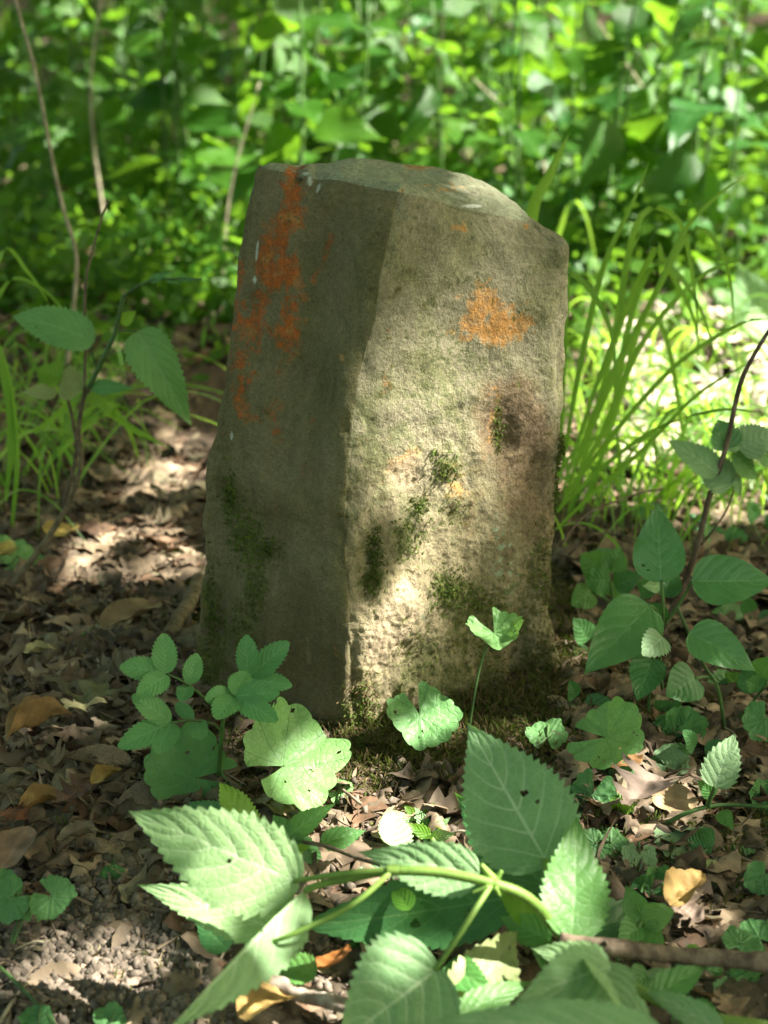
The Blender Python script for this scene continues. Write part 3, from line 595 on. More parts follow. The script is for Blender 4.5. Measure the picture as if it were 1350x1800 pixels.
b = H(1045, 1690, .07); leaf(sh, b, P(1110, 1812, b[1] - .07), 90, 'under', nt=14, td=.1, bend=.3, fold=.4, tilt=(.4, 0, .2))
b = H(1165, 1825, .085); leaf(sh, b, P(770, 1795, b[1] + .0), 105, 'under', nt=15, td=.09, bend=.35, prof=(.5, .7), tilt=(0, 0, .8), label='blurred leaf at the bottom edge')
b = H(990, 1590, .03); leaf(sh, b, P(800, 1395, b[1] + .09), 130, 'dark', nt=15, bend=.3)
b = H(945, 1620, .05); leaf(sh, b, P(870, 1560, b[1] + .01), 62, 'fresh', nt=10, bend=.5, tilt=(.5, 0, .2))
b = H(945, 1625, .045); leaf(sh, b, P(955, 1712, b[1] - .03), 46, 'top', nt=10, bend=.6, fold=.4)
b = H(985, 1660, .03); leaf(sh, b, P(1170, 1590, b[1] + .05), 95, 'dark', nt=12, bend=.3, tilt=(0, 0, .6))
b = H(770, 1745, .035); leaf(sh, b, P(905, 1700, b[1] + .03), 62, 'dark', nt=10, bend=.5, tilt=(0, 0, .5))
b = H(800, 1790, .04); leaf(sh, b, P(935, 1725, b[1] + .03), 58, 'top', nt=12, bend=.5, tilt=(0, 0, .5))
b = H(1270, 1812, .05); leaf(sh, b, P(1130, 1740, b[1] + .03), 52, 'under', nt=10, bend=.5, tilt=(0, 0, .5))
for (bx, by, hh, tx, ty, tD, wp, mt) in ((1070, 1702, .06, 935, 1668, .02, 70, 'under'), (1140, 1800, .06, 1000, 1752, .02, 84, 'under'), (1150, 1752, .05, 1240, 1700, .03, 60, 'top'), (1010, 1800, .05, 905, 1815, -.02, 90, 'top'), (960, 1650, .05, 880, 1612, .02, 60, 'top'), (1200, 1775, .05, 1290, 1830, -.02, 70, 'top'), (720, 1600, .05, 690, 1560, .03, 40, 'fresh'), (1000, 1660, .055, 1075, 1745, -.03, 56, 'under'), (780, 1700, .045, 870, 1745, -.02, 70, 'top')):
    b = H(bx, by, hh); leaf(sh, b, P(tx, ty, b[1] + tD), wp, mt, nt=12, td=.1, bend=.4, tilt=(random.uniform(-.3, .3), 0, .5))
for (x, y, dx, dy, rr) in ((868, 1548, -22, -28, .0034), (872, 1545, 10, -14, .0025), (860, 1560, -30, 10, .0024), (870, 1560, 8, 14, .002)):
    a = H(x, y, .095); c2 = P(x + dx, y + dy, a[1]); tube('flower_bud', [a, (a + c2) / 2, c2], rr * .8, rr * .35, M['stem'], sh, 8)
b2 = [H(985, 1650, .055), H(1090, 1712, .07), H(1180, 1758, .07), H(1350, 1800, .065)]
stemline(sh, [P(x, y, .80) for (x, y) in ((1050, 1708), (1110, 1735), (1165, 1748), (1250, 1780), (1330, 1800))], .0017, .0022, name='side_stem')
stemline(sh, [P(x, y, .78) for (x, y) in ((1120, 1808), (1210, 1790), (1300, 1792), (1360, 1800))], .0015, .0018, name='side_stem')

hc = spline(sp[2:7], 260); k = rng.integers(0, 260, 900); hd = rng.normal(size=(900, 3)); hb = hc[k] + hd / np.linalg.norm(hd, axis=1)[:, None] * .0024
v, f, c = strips(hb, hd, np.full(900, .0016), np.full(900, .00016), rng.normal(size=900) * .3, np.full((900, 3), .4))
put('stem_hairs', mesh('stem_hairs', v, f, None, c), M['stem'], sh, None, 'stuff')

# ---- flowering spike and small sunlit leaf next to it
fsp = thing('woundwort_flower_spike', Gp(745, 1480), 'small whitish flower spike with purple florets at the foot of the stone', 'flower')
a, c2 = Gp(762, 1480, .01), P(715, 1398, 1.0); stemline(fsp, [a, c2], .0018, .0009)
for k in range(34):
    t = .08 + .92 * k / 33; q = a * (1 - t) + c2 * t; an = k * 2.4; dd = nrm(np.array([math.cos(an), math.sin(an) * .7 - .4, .45])); ln = .016 * (1.15 - .5 * t)
    put('floret', leaf_mesh(ln, ln * .5, nt=4, td=.05, m=2, per=2, seed=k), M['fresh' if k % 3 else 'under'], fsp, frame(q, q + dd * ln, nrm(CAM - q)))
M['purple'] = simple_mat('purple_petal', (0.22, 0.05, 0.20), .6, 60, bump=0)
for (x, y) in ((752, 1458), (744, 1448), (766, 1462), (760, 1478)):
    q = P(x, y, .995); put('petal', leaf_mesh(.005, .004, nt=4, m=2, per=2, seed=x), M['purple'], fsp, frame(q, q + np.array([.002, 0, .004]), nrm(CAM - q)))

def garlic(base_px, label, leaves, stem=None, cat='plant', name='garlic_mustard', group=None):
    """leaves: (attach px, py, dD, tip px, py, tip dD, radius px, mat, kwargs)"""
    g = Gp(*base_px); th_ = thing(name, g, label, cat, group)
    for (x, y, dD, tx, ty, tD, rp, mat, kw) in leaves:
        b = P(x, y, g[1] + dD); t = P(tx, ty, g[1] + dD + tD); rleaf(th_, b, t, rp, mat, **kw)
        mid = (g + b) / 2 + np.array([0, .01, .008]); stemline(th_, [g + np.array([0, 0, -.004]), mid, b], .0009, .0007, 'stem_dark', 'leaf_stalk', 6)
    return th_
garlic((520, 1395), 'big sunlit scalloped garlic mustard leaf in front of the stone edge', [(498, 1347, -.02, 590, 1318, .03, 118, 'garlic', dict(cup=.3, wave=.16, sinus=.30, holes=9, tilt=(.1, 0, .5))), (596, 1392, -.01, 622, 1412, 0, 28, 'garlic', dict(tilt=(0, 0, .5)))])
garlic((345, 1400), 'broad scalloped leaf in shade under the ash seedling', [(345, 1368, 0, 260, 1372, -.01, 100, 'garlic_dark', dict(cup=.15, wave=.08, sinus=.25, lobes=15, td=.06, tilt=(0, 0, .3)))])
garlic((735, 1330), 'veined heart shaped leaf standing against the middle of the stone base', [(738, 1256, .01, 764, 1320, -.02, 74, 'garlic', dict(cup=.2, wave=.1, sinus=.32, tilt=(.3, 0, .2)))])
garlic((822, 1290), 'heart shaped leaf on a tall bent stalk before the right stone face', [(868, 1112, .015, 895, 1150, -.02, 56, 'garlic', dict(cup=.5, wave=.2, sinus=.5, fold=.2, tilt=(.2, 0, .3)))])
garlic((1058, 1370), 'scalloped kidney leaf at the right foot of the stone', [(1064, 1296, -.01, 1110, 1296, -.01, 82, 'garlic', dict(cup=.2, wave=.12, sinus=.28, holes=6, tilt=(0, 0, .6)))])
garlic((970, 1315), 'dull green scalloped leaf in moss behind the upright leaf', [(962, 1296, 0, 968, 1262, .02, 44, 'garlic_dark', dict(tilt=(0, 0, .8)))])
garlic((1045, 1420), 'round dusty dark leaf flat on moss beside the upright leaf', [(1042, 1395, 0, 1030, 1432, -.01, 50, 'garlic_dark', dict(cup=.05, tilt=(0, 0, 1.0)))])
garlic((1090, 1435), 'tiny bright yellow green seedling lit by the sun', [(1085, 1420, 0, 1072, 1405, 0, 20, 'fresh', dict(holes=0)), (1092, 1425, -.005, 1112, 1418, 0, 22, 'fresh', dict(holes=0)), (1090, 1430, -.005, 1085, 1448, 0, 18, 'fresh', dict(holes=0))], name='seedling', cat='seedling')
garlic((1125, 1530), 'grey dusty kidney leaf flat on the ground at right', [(1125, 1502, 0, 1126, 1530, -.01, 34, 'grey', dict(tilt=(0, 0, .8), cup=.05, sinus=.5))])
garlic((30, 1650), 'scalloped leaf pair at the bottom left edge', [(20, 1578, 0, -20, 1600, 0, 46, 'garlic_dark', dict(tilt=(0, 0, .4))), (10, 1560, .02, 20, 1530, .01, 34, 'garlic_dark', dict(tilt=(0, 0, .5)))])
garlic((5, 1690), 'lobed leaf on a long stalk at bottom left', [(92, 1575, .02, 140, 1600, -.01, 48, 'garlic_dark', dict(tilt=(0, 0, .3), cup=.3)), (60, 1600, .02, 62, 1560, .01, 30, 'garlic_dark', {})])
garlic((200, 1560), 'tiny two leaved seedling on bare soil at left', [(192, 1540, 0, 160, 1552, 0, 20, 'garlic_dark', dict(holes=0)), (198, 1538, 0, 214, 1556, 0, 22, 'garlic_dark', dict(holes=0))], name='seedling', cat='seedling')
garlic((70, 1830), 'dark leaf cut by the bottom left corner', [(66, 1795, 0, 62, 1770, .01, 34, 'garlic_dark', dict(tilt=(0, 0, .5)))])
garlic((200, 1825), 'dark leaf at the bottom edge left of the folded leaf', [(195, 1800, 0, 190, 1765, .01, 36, 'garlic_dark', dict(tilt=(0, 0, .5)))])
garlic((1335, 1760), 'pale round leaves at the bottom right edge by the stick', [(1312, 1710, 0, 1300, 1690, .01, 36, 'garlic', dict(tilt=(0, 0, .5))), (1335, 1650, .02, 1312, 1632, .01, 44, 'garlic_dark', dict(tilt=(0, 0, .5))), (1300, 1660, 0, 1325, 1615, .02, 38, 'garlic_dark', dict(tilt=(0, 0, .4)))])
garlic((1338, 1580), 'toothed leaf cut by the right edge above the stick', [(1345, 1540, 0, 1330, 1590, -.01, 40, 'garlic_dark', dict(tilt=(0, 0, .4)))])
garlic((1348, 1320), 'big leaf cut by the right edge beside the moss', [(1345, 1265, 0, 1330, 1310, -.01, 40, 'garlic_dark', dict(tilt=(0, 0, .2)))])
garlic((40, 1010), 'ragged bright leaf on the litter at the left edge', [(20, 992, 0, 70, 980, .02, 60, 'garlic', dict(tilt=(0, 0, .7), wave=.2))])
garlic((1180, 1370), 'grey green ground leaf half covered by moss', [(1170, 1345, 0, 1210, 1365, -.01, 42, 'grey', dict(tilt=(0, 0, .8))), (1230, 1372, -.01, 1210, 1385, 0, 26, 'garlic', dict(tilt=(0, 0, .8)))])

sl = thing('woundwort_sprig', Gp(690, 1490), 'small round leaf washed white by the sun beside the flower spike', 'leaf')
b = Gp(690, 1488, .02); leaf(sl, b, P(692, 1424, b[1] + .03), 66, 'under', nt=10, prof=(.4, .5), bend=.2, tilt=(.5, 0, .5))
stemline(sl, [Gp(672, 1500), b], .001, .0008)

sg = thing('creeping_shoot', Gp(560, 1480), 'thin brown creeping shoot with small green leaves behind the stem', 'plant')
stemline(sg, [H(500, 1478, .03), H(565, 1485, .035), H(620, 1505, .035), H(668, 1520, .04)], .0011, .0013, 'bark_green')
for (bx, by, tx, ty, wp, mt) in ((565, 1482, 644, 1460, 46, 'top'), (505, 1470, 590, 1412, 44, 'top'), (505, 1470, 480, 1432, 40, 'top'), (520, 1480, 545, 1520, 30, 'dark'), (500, 1468, 460, 1500, 40, 'dark'), (510, 1478, 570, 1520, 50, 'dark')):
    b = H(bx, by, .035); leaf(sg, b, P(tx, ty, b[1] + .01), wp, mt, nt=9, tilt=(0, 0, .5))
b = H(522, 1490, .045); leaf(sg, b, P(517, 1520, b[1]), 22, 'fresh', nt=5); leaf(sg, b, P(546, 1490, b[1]), 14, 'fresh', nt=5)
sg = thing('woundwort_sprig', Gp(405, 1490), 'backlit yellow green leaf behind the large pale leaf', 'leaf')
b = H(430, 1470, .03); leaf(sg, b, P(385, 1375, b[1] + .02), 88, 'fresh', nt=14, bend=.5, prof=(.5, .6), tilt=(.9, .3, .2)); stemline(sg, [Gp(430, 1490), b], .0014, .0012)
b = H(400, 1460, .02); leaf(sg, b, P(330, 1410, b[1] + .02), 70, 'dark', nt=12)
b = H(400, 1670, .02); leaf(sg, b, P(345, 1620, b[1] + .02), 60, 'dark', nt=10, tilt=(0, 0, .5))

# ---- seedling with toothed leaflets, left of the stone edge
es = thing('elder_seedling', Gp(385, 1385), 'shaded seedling with toothed compound leaves at the left foot of the stone', 'seedling')
D0 = Gp(385, 1385)[1]
stemline(es, [Gp(383, 1388, -.005), P(386, 1340, D0 - .005), P(390, 1285, D0 - .01), P(394, 1255, D0 - .012)], .0019, .0013, 'stem_dark')
stemline(es, [P(386, 1350, D0), P(400, 1372, D0 - .01), P(425, 1380, D0 - .01)], .0008, .0006, 'stem_dark', 'side_stem')
def frond(name, line, dDs, leaflets, rad=.0010):
    pts = [P(x, y, D0 + q) for (x, y), q in zip(line, dDs)]
    r_ = stemline(es, pts, rad, rad * .7, 'stem_dark', name)
    for (bx, by, tx, ty, wp, dd) in leaflets:
        t = (bx - line[0][0]) / (line[-1][0] - line[0][0] + 1e-6) if abs(line[-1][0] - line[0][0]) > 10 else 1
        db = float(np.interp(np.clip(t, 0, 1), np.linspace(0, 1, len(dDs)), dDs))
        b = P(bx, by, D0 + db); o = leaf(r_, b, P(tx, ty, D0 + db + dd), wp, 'elder', name='leaflet', nt=11, td=.13, prof=(.62, .38), m=7, bend=.35, fold=.12, quilt=.02, nv=8, tilt=(random.uniform(-.3, .3), 0, .35))
frond('compound_leaf', [(392, 1262), (360, 1228), (325, 1200), (292, 1184)], [-.012, -.02, -.03, -.035], [(292, 1184, 288, 1113, 46, .01), (290, 1184, 210, 1172, 46, 0), (295, 1186, 240, 1222, 44, -.02), (332, 1203, 346, 1148, 36, .01), (332, 1205, 317, 1233, 32, -.01)])
frond('compound_leaf', [(388, 1284), (372, 1272), (340, 1266), (300, 1270)], [-.01, -.02, -.03, -.04], [(300, 1269, 232, 1222, 46, .0), (300, 1270, 207, 1314, 48, -.02), (302, 1270, 276, 1325, 50, -.02), (340, 1264, 309, 1236, 26, .01), (345, 1266, 354, 1300, 38, -.01)])
frond('compound_leaf', [(393, 1258), (412, 1230), (428, 1205), (440, 1188)], [-.01, .0, .01, .02], [(436, 1190, 433, 1115, 42, .01), (440, 1190, 508, 1128, 46, .01), (438, 1193, 514, 1206, 36, 0)])
frond('compound_leaf', [(393, 1258), (400, 1240), (413, 1224)], [-.01, -.03, -.045], [(413, 1222, 432, 1180, 42, .02), (415, 1224, 492, 1217, 48, 0), (414, 1226, 488, 1268, 46, -.015), (412, 1224, 378, 1264, 48, -.02), (410, 1222, 360, 1230, 40, -.01)])

# ---- enchanter's-nightshade-like plant right of the stone
def plant(name, base_px, label, stems, leaves, cat='plant', group=None, smat='stem_dark', rad=.0014):
    """stems: lists of (px, py, dD); leaves: (bx, by, dD, tx, ty, dT, width px, mat, kwargs)"""
    g = Gp(*base_px); th_ = thing(name, g, label, cat, group)
    for k, s in enumerate(stems): stemline(th_, [P(x, y, g[1] + q) for (x, y, q) in s], rad, rad * .7, smat)
    for (bx, by, q, tx, ty, q2, wp, mt, kw) in leaves:
        k2 = dict(nt=12, td=.05); k2.update(kw); leaf(th_, P(bx, by, g[1] + q), P(tx, ty, g[1] + q + q2), wp, mt, **k2)
    return th_
plant('nightshade_herb', (1165, 1225), 'herb with smooth pointed oval leaves right of the stone', [[(1165, 1228, 0), (1160, 1150, 0), (1166, 1080, -.01), (1163, 1020, -.01)], [(1166, 1100, 0), (1195, 1060, 0), (1216, 1022, 0)], [(1162, 1090, 0), (1150, 1070, -.01), (1140, 1064, -.02)]],
      [(1162, 1024, -.01, 1155, 884, .03, 92, 'glossy', dict(td=.02, prof=(.6, .9), bend=.2)), (1216, 1022, 0, 1362, 1022, .0, 92, 'glossy', dict(td=.02, prof=(.55, .7), bend=.2, tilt=(0, 0, .3))), (1142, 1064, -.02, 1026, 1187, -.04, 108, 'glossy', dict(td=.02, prof=(.5, .8), bend=.3, tilt=(0, 0, .3))),
       (1155, 1040, 0, 1120, 1020, .02, 44, 'dark', {}), (1168, 1050, .01, 1185, 990, .02, 50, 'dark', {}), (1160, 1060, .01, 1140, 1110, 0, 44, 'dark', {}), (1160, 1030, .0, 1128, 1030, -.01, 26, 'under', {})])
plant('nightshade_herb', (1272, 1300), 'lower herb with an oval leaf pointing right over leaf litter', [[(1275, 1290, 0), (1262, 1210, 0), (1238, 1170, 0), (1205, 1100, 0), (1190, 1065, 0)], [(1262, 1200, 0), (1245, 1190, 0), (1222, 1192, -.01)]],
      [(1212, 1112, -.01, 1328, 1180, -.02, 78, 'glossy', dict(td=.03, prof=(.5, .75), bend=.4, tilt=(0, 0, .4))), (1222, 1192, -.01, 1172, 1225, -.02, 76, 'dark', dict(td=.05, prof=(.4, .5), cord=.05)), (1330, 1205, 0, 1310, 1195, -.01, 40, 'dark', {})])
plant('woundwort_seedling', (1130, 1265), 'small upright seedling with two toothed leaves below the herb', [[(1140, 1265, 0), (1142, 1210, 0), (1148, 1155, -.01)]],
      [(1145, 1160, -.01, 1120, 1232, -.03, 66, 'dark', dict(td=.1, prof=(.4, .6), cord=.06)), (1165, 1120, -.02, 1128, 1152, -.02, 56, 'grey', dict(td=.14, prof=(.4, .5), nt=9)), (1170, 1250, 0, 1200, 1265, 0, 50, 'dark', {}), (1175, 1260, 0, 1150, 1230, .01, 44, 'dark', {})])
plant('leafy_herb', (1075, 1090), 'pale leafy herb half hidden at the right side of the stone', [[(1080, 1090, 0), (1075, 1040, 0), (1065, 990, 0)], [(1078, 1060, 0), (1040, 1040, 0)]],
      [(1070, 1010, 0, 1020, 975, .01, 62, 'top', dict(td=.1, prof=(.4, .5))), (1075, 1005, 0, 1090, 960, .01, 50, 'top', dict(td=.1)), (1072, 1020, -.01, 1028, 1020, 0, 60, 'top', dict(td=.12, prof=(.4, .5))), (1080, 1030, 0, 1130, 1010, 0, 46, 'dark', {}), (1040, 1040, 0, 1005, 1065, -.01, 50, 'top', dict(prof=(.4, .5))), (1080, 1060, 0, 1120, 1085, 0, 52, 'dark', {}), (1080, 1020, .02, 1100, 1050, 0, 50, 'top', {})])
cs = plant('hairy_creeper', (1175, 1448), 'hairy creeping stem with one upright dusty leaf at right', [[(1172, 1447, -.015), (1205, 1430, -.02), (1245, 1418, -.02), (1290, 1415, -.02), (1362, 1420, -.03)], [(1245, 1418, -.02), (1250, 1400, -.02), (1257, 1382, -.02)]],
      [(1256, 1384, -.02, 1291, 1290, .02, 70, 'grey', dict(nt=9, td=.12, prof=(.45, .65), tilt=(-.3, 0, 0))), (1198, 1455, -.02, 1208, 1537, -.04, 100, 'grey', dict(nt=10, td=.07, prof=(.3, .45), tilt=(0, 0, .3), holes=((.25, .45, .03),))), (1225, 1458, -.03, 1248, 1512, -.02, 52, 'garlic_dark', dict(nt=9)), (1270, 1425, -.03, 1290, 1460, -.02, 30, 'top', dict(nt=7)), (1255, 1400, -.01, 1225, 1370, 0, 30, 'top', dict(nt=7))], smat='stem_dark', rad=.0016)
plant('pale_seedling', (1130, 1690), 'pale jointed seedling with four small leaves above the stick', [[(1165, 1668, -.01), (1140, 1640, -.01), (1128, 1620, -.01)], [(1128, 1620, -.01), (1100, 1660, -.02), (1085, 1690, -.03)]],
      [(1128, 1618, -.01, 1100, 1556, .02, 46, 'garlic', dict(td=.03)), (1130, 1618, -.01, 1185, 1600, .0, 52, 'garlic', dict(prof=(.4, .5))), (1128, 1625, -.01, 1170, 1660, -.01, 46, 'top', {}), (1125, 1625, -.01, 1085, 1665, -.02, 50, 'top', {})])
plant('woundwort_sprig', (1170, 1760), 'young leaf under the stick at bottom right', [[(1160, 1745, -.01), (1140, 1720, -.01)]], [(1140, 1705, -.01, 1175, 1770, -.01, 60, 'grey', {}), (1140, 1710, -.01, 1100, 1740, -.01, 50, 'top', {})])
plant('leafy_herb', (1345, 1290), 'toothed herb cut by the right edge below the oval leaf', [[(1262, 1290, 0), (1300, 1260, 0), (1350, 1200, -.02)]], [(1335, 1215, 0, 1312, 1160, .02, 60, 'dark', {}), (1340, 1190, 0, 1362, 1150, 0, 60, 'top', {})])

spots2 = [(1015, 1250, 'dark'), (1080, 1390, 'garlic_dark'), (1130, 1300, 'dark'), (1190, 1300, 'garlic_dark'), (1225, 1340, 'dark'), (1060, 1500, 'garlic_dark'), (1150, 1580, 'garlic_dark'), (1260, 1560, 'yellowing'), (1300, 1530, 'garlic_dark'), (1225, 1720, 'garlic'), (1170, 1790, 'garlic'), (1290, 1760, 'garlic_dark'), (1320, 1470, 'dark'), (1290, 1230, 'garlic_dark'), (1340, 1420, 'garlic_dark'), (1040, 1150, 'dark'), (1100, 1000, 'dark'), (1270, 970, 'garlic_dark'), (1330, 940, 'dark'), (1190, 930, 'dark'), (690, 1560, 'dark'), (640, 1700, 'garlic_dark'), (330, 1480, 'dark'), (880, 1770, 'garlic'), (1030, 1770, 'garlic'), (1320, 1100, 'dark')]
WHERE2 = ['in moss right of the upright leaf tip', 'on moss below the kidney leaf', 'under the toothed seedling', 'between seedling and oval leaf', 'on litter near the upright dusty leaf', 'beside the leaf with a sunlit base', 'next to the pale jointed seedling', 'below the hairy creeper at right', 'under the right end of the hairy creeper', 'under the brown stick', 'at the bottom edge right of the shoot', 'under the far right end of the stick', 'right of the upright dusty leaf', 'below the oval leaf pointing right', 'at the right edge by the hairy creeper', 'between the stone and the oval leaves', 'behind the pale leafy herb', 'behind the oval leaf at right', 'at the right edge below the grass', 'behind the pointed oval leaf', 'under the arching stem', 'beside the thick grey stick', 'behind the tip of the large pale leaf', 'among the blurred leaves at the bottom', 'under the blurred leaves at bottom right', 'at the right edge above the oval leaf']
for (x, y, mt), wh in zip(spots2, WHERE2):
    r_ = random.Random(x * 7 + y); n_ = r_.randint(2, 4); ls2 = []
    for k in range(n_):
        a_ = k * 6.28 / n_ + r_.uniform(-.4, .4); L_2 = r_.uniform(34, 58); bx, by = x + 14 * math.cos(a_), y - 18 + 7 * math.sin(a_)
        if mt.startswith('garlic'): ls2.append((bx, by, r_.uniform(-.01, .01), bx + L_2 * math.cos(a_), by + L_2 * .6 * math.sin(a_) + 4, -.004, L_2 * .75, mt, dict(holes=2, tilt=(r_.uniform(-.3, .3), 0, r_.uniform(.4, 1)))))
        else: ls2.append((bx, by, r_.uniform(-.01, .01), bx + L_2 * 1.3 * math.cos(a_), by + L_2 * .8 * math.sin(a_) + 4, -.004, L_2 * .8, mt, dict(nt=10, td=.08, prof=(.45, .6), tilt=(r_.uniform(-.3, .3), 0, r_.uniform(.4, 1)))))
    if mt.startswith('garlic'): garlic((x, y), 'small scalloped plant ' + wh, ls2, group='small plants on the forest floor')
    else: plant('woundwort_seedling', (x, y), 'small toothed seedling ' + wh, [[(x, y, 0), (x, y - 18, 0)]], ls2, group='small plants on the forest floor')

plant('bramble_shoot', (1350, 660), 'pale blurred lobed leaf at the right edge above the sun patch', [[(1350, 655, 0), (1345, 610, 0), (1346, 560, 0)]], [(1348, 585, 0, 1296, 462, .04, 96, 'under', dict(td=.16, nt=9)), (1350, 560, 0, 1300, 590, -.02, 60, 'under', dict(td=.16, nt=8))])
plant('woundwort_seedling', (1215, 640), 'glowing yellow green backlit leaf in the arching grass', [[(1215, 640, 0), (1216, 560, 0)]], [(1216, 562, 0, 1204, 476, .03, 66, 'fresh', dict(tilt=(.8, .2, 0))), (1214, 575, 0, 1180, 620, 0, 50, 'fresh', dict(tilt=(.6, .2, .3)))])
plant('woundwort_seedling', (1010, 480), 'dull round leafed plant behind the right shoulder of the stone', [[(1010, 480, 0), (1012, 380, 0)]], [(1012, 395, 0, 1000, 330, .03, 60, 'dark', dict(prof=(.35, .4))), (1012, 400, 0, 1050, 345, .03, 56, 'top', dict(prof=(.35, .4))), (1012, 420, 0, 1060, 420, 0, 50, 'fresh', dict(prof=(.35, .4)))])

# ---- woody saplings
ws = thing('woody_sapling', Gp(1160, 1115), 'thin brown woody sapling leaning right with small toothed leaves', 'sapling')
Dw = Gp(1160, 1115)[1] - .01
stemline(ws, [P(x, y, Dw + q) for (x, y, q) in ((1160, 1120, 0), (1175, 1085, 0), (1205, 1020, 0), (1228, 950, -.01), (1248, 870, -.02), (1275, 790, -.03), (1300, 680, -.03), (1325, 625, -.03), (1365, 560, -.03))], .0030, .0014, 'bark')
stemline(ws, [P(x, y, Dw + q) for (x, y, q) in ((1232, 958, -.01), (1255, 930, -.01), (1278, 895, 0), (1292, 855, 0))], .0010, .0006, 'bark', 'twig')
for (bx, by, tx, ty, wp, mt) in ((1262, 832, 1176, 775, 56, 'under'), (1280, 790, 1262, 738, 60, 'glossy'), (1288, 850, 1228, 812, 74, 'grey'), (1275, 790, 1300, 760, 40, 'under'), (1300, 790, 1362, 760, 70, 'grey'), (1290, 800, 1330, 840, 50, 'top'), (1285, 800, 1306, 815, 30, 'fresh'), (1292, 840, 1300, 870, 22, 'under'), (1330, 790, 1360, 820, 40, 'top')):
    b = P(bx, by, Dw - .03); leaf(ws, b, P(tx, ty, Dw - .02), wp, mt, nt=12, td=.13, prof=(.45, .6), tilt=(.2, 0, .5))
ls = thing('leafy_sapling', Gp(20, 1035), 'young shrub with a forked stem and toothed hanging leaves left of the stone', 'sapling')
Dl = Gp(20, 1035)[1]
def ll(*q): return [P(x, y, Dl + k) for (x, y, k) in q]
stemline(ls, ll((12, 1042, 0), (40, 1005, 0), (85, 945, 0), (125, 875, 0), (142, 815, 0), (138, 760, 0), (146, 705, 0), (156, 680, 0)), .0030, .0018, 'bark_green')
stemline(ls, ll((156, 682, 0), (185, 622, 0), (204, 580, 0), (215, 530, 0), (224, 516, 0), (262, 494, 0), (310, 490, 0), (355, 491, 0)), .0022, .0010, 'stem_dark', 'shoot')
stemline(ls, ll((110, 895, 0), (134, 800, .01), (126, 730, .01), (112, 680, .01), (108, 660, .01)), .0020, .0012, 'bark_green', 'branch')
stemline(ls, ll((148, 690, 0), (150, 600, .01), (150, 500, .02), (168, 420, .03), (190, 350, .03)), .0013, .0007, 'bark', 'branch')
stemline(ls, ll((170, 648, 0), (162, 620, 0), (158, 602, 0)), .0010, .0008, 'stem_dark', 'leaf_stalk')
stemline(ls, ll((205, 582, 0), (225, 582, 0), (241, 583, 0)), .0010, .0008, 'stem_dark', 'leaf_stalk')
for (bx, by, tx, ty, wp, mt, kw) in ((166, 600, 22, 556, 84, 'sapling_leaf', dict(bend=.5, nt=15, prof=(.6, .6), tilt=(0, 0, .7))), (240, 583, 336, 748, 84, 'sapling_leaf', dict(bend=.5, nt=17, prof=(.4, .8))), (213, 568, 240, 546, 26, 'fresh', dict(nt=6)), (160, 680, 236, 682, 28, 'elder', {}), (106, 672, 148, 678, 70, 'yellowing', dict(prof=(.4, .4), tilt=(0, 0, .6))), (108, 665, 62, 650, 50, 'fresh', dict(tilt=(0, 0, .5))), (100, 690, 38, 690, 34, 'yellowing', dict(tilt=(0, 0, .5))), (156, 692, 190, 720, 30, 'fresh', {}), (224, 514, 222, 508, 8, 'fresh', {}), (262, 494, 300, 478, 16, 'elder', {}), (290, 490, 318, 500, 10, 'elder', {}), (310, 490, 356, 492, 10, 'elder', {}), (200, 735, 203, 712, 10, 'fresh', {})):
    k2 = dict(nt=10, td=.10, tilt=(0, 0, .3)); k2.update(kw); leaf(ls, P(bx, by, Dl), P(tx, ty, Dl + .0), wp, mt, **k2)
pd = thing('dead_stalk', Gp(128, 620), 'long pale bare stem rising out of the picture at upper left', 'sapling')  # a single pale dry dead stem, not a sapling
stemline(pd, [P(x, y, 1.75) for (x, y) in ((118, 640), (125, 580), (133, 500), (133, 440), (112, 370), (92, 280), (75, 190), (58, 110), (38, 40), (20, -30))], .0024, .0016, 'straw')

# ------------------------------------------------------------------ grass tufts
def blade(par, pts, wmm, side=None, n=18, name='blade'):
    c = spline(pts, n); t = np.linspace(0, 1, n); wd = wmm / 1000 * np.minimum(1, .45 + t * 2) * (1 - t ** 3) ** .9 + .0002
    sd = np.broadcast_to(np.array([1.0, .25, 0.1]) if side is None else np.asarray(side, float), c.shape)
    v, f, uv = ribbon_vf(c, wd, sd + rng.normal(size=3) * .12); return put(name, mesh(name, v, f, uv), M['grass'], par)
def tuft(px, py, n, ht, label, lean=(0, 0), spread=.05, wmm=(3, 6), group=None, traced=(), wild=1.0):
    g = Gp(px, py); th_ = thing('grass_tuft', g, label, 'grass', group)
    for (D, wm, pts) in traced: blade(th_, [P(x, y, D) for (x, y) in pts], wm * .85, side=(1, 0, .3))
    for k in range(n):
        b = g + np.array([rng.normal() * spread, rng.normal() * spread, 0]); b[2] = g1(b[0], b[1]) - .003
        a = rng.uniform(0, 6.28); o = np.array([math.cos(a), math.sin(a), 0]) * rng.uniform(.35, 1.15) * ht * wild + np.array([lean[0], lean[1], 0]) * ht
        h = ht * rng.uniform(.4, .95); droop = rng.uniform(.15, .9)
        pts = [b, b + o * .18 + np.array([0, 0, h * .45]), b + o * .5 + np.array([0, 0, h * .85]), b + o * .85 + np.array([0, 0, h * (1 - droop * .35)]), b + o * 1.2 + np.array([0, 0, h * (1 - droop * 1.1)])]
        blade(th_, pts, rng.uniform(*wmm) * .72, side=np.cross(o, [0, 0, 1]) + rng.normal(size=3) * .2)
    return th_
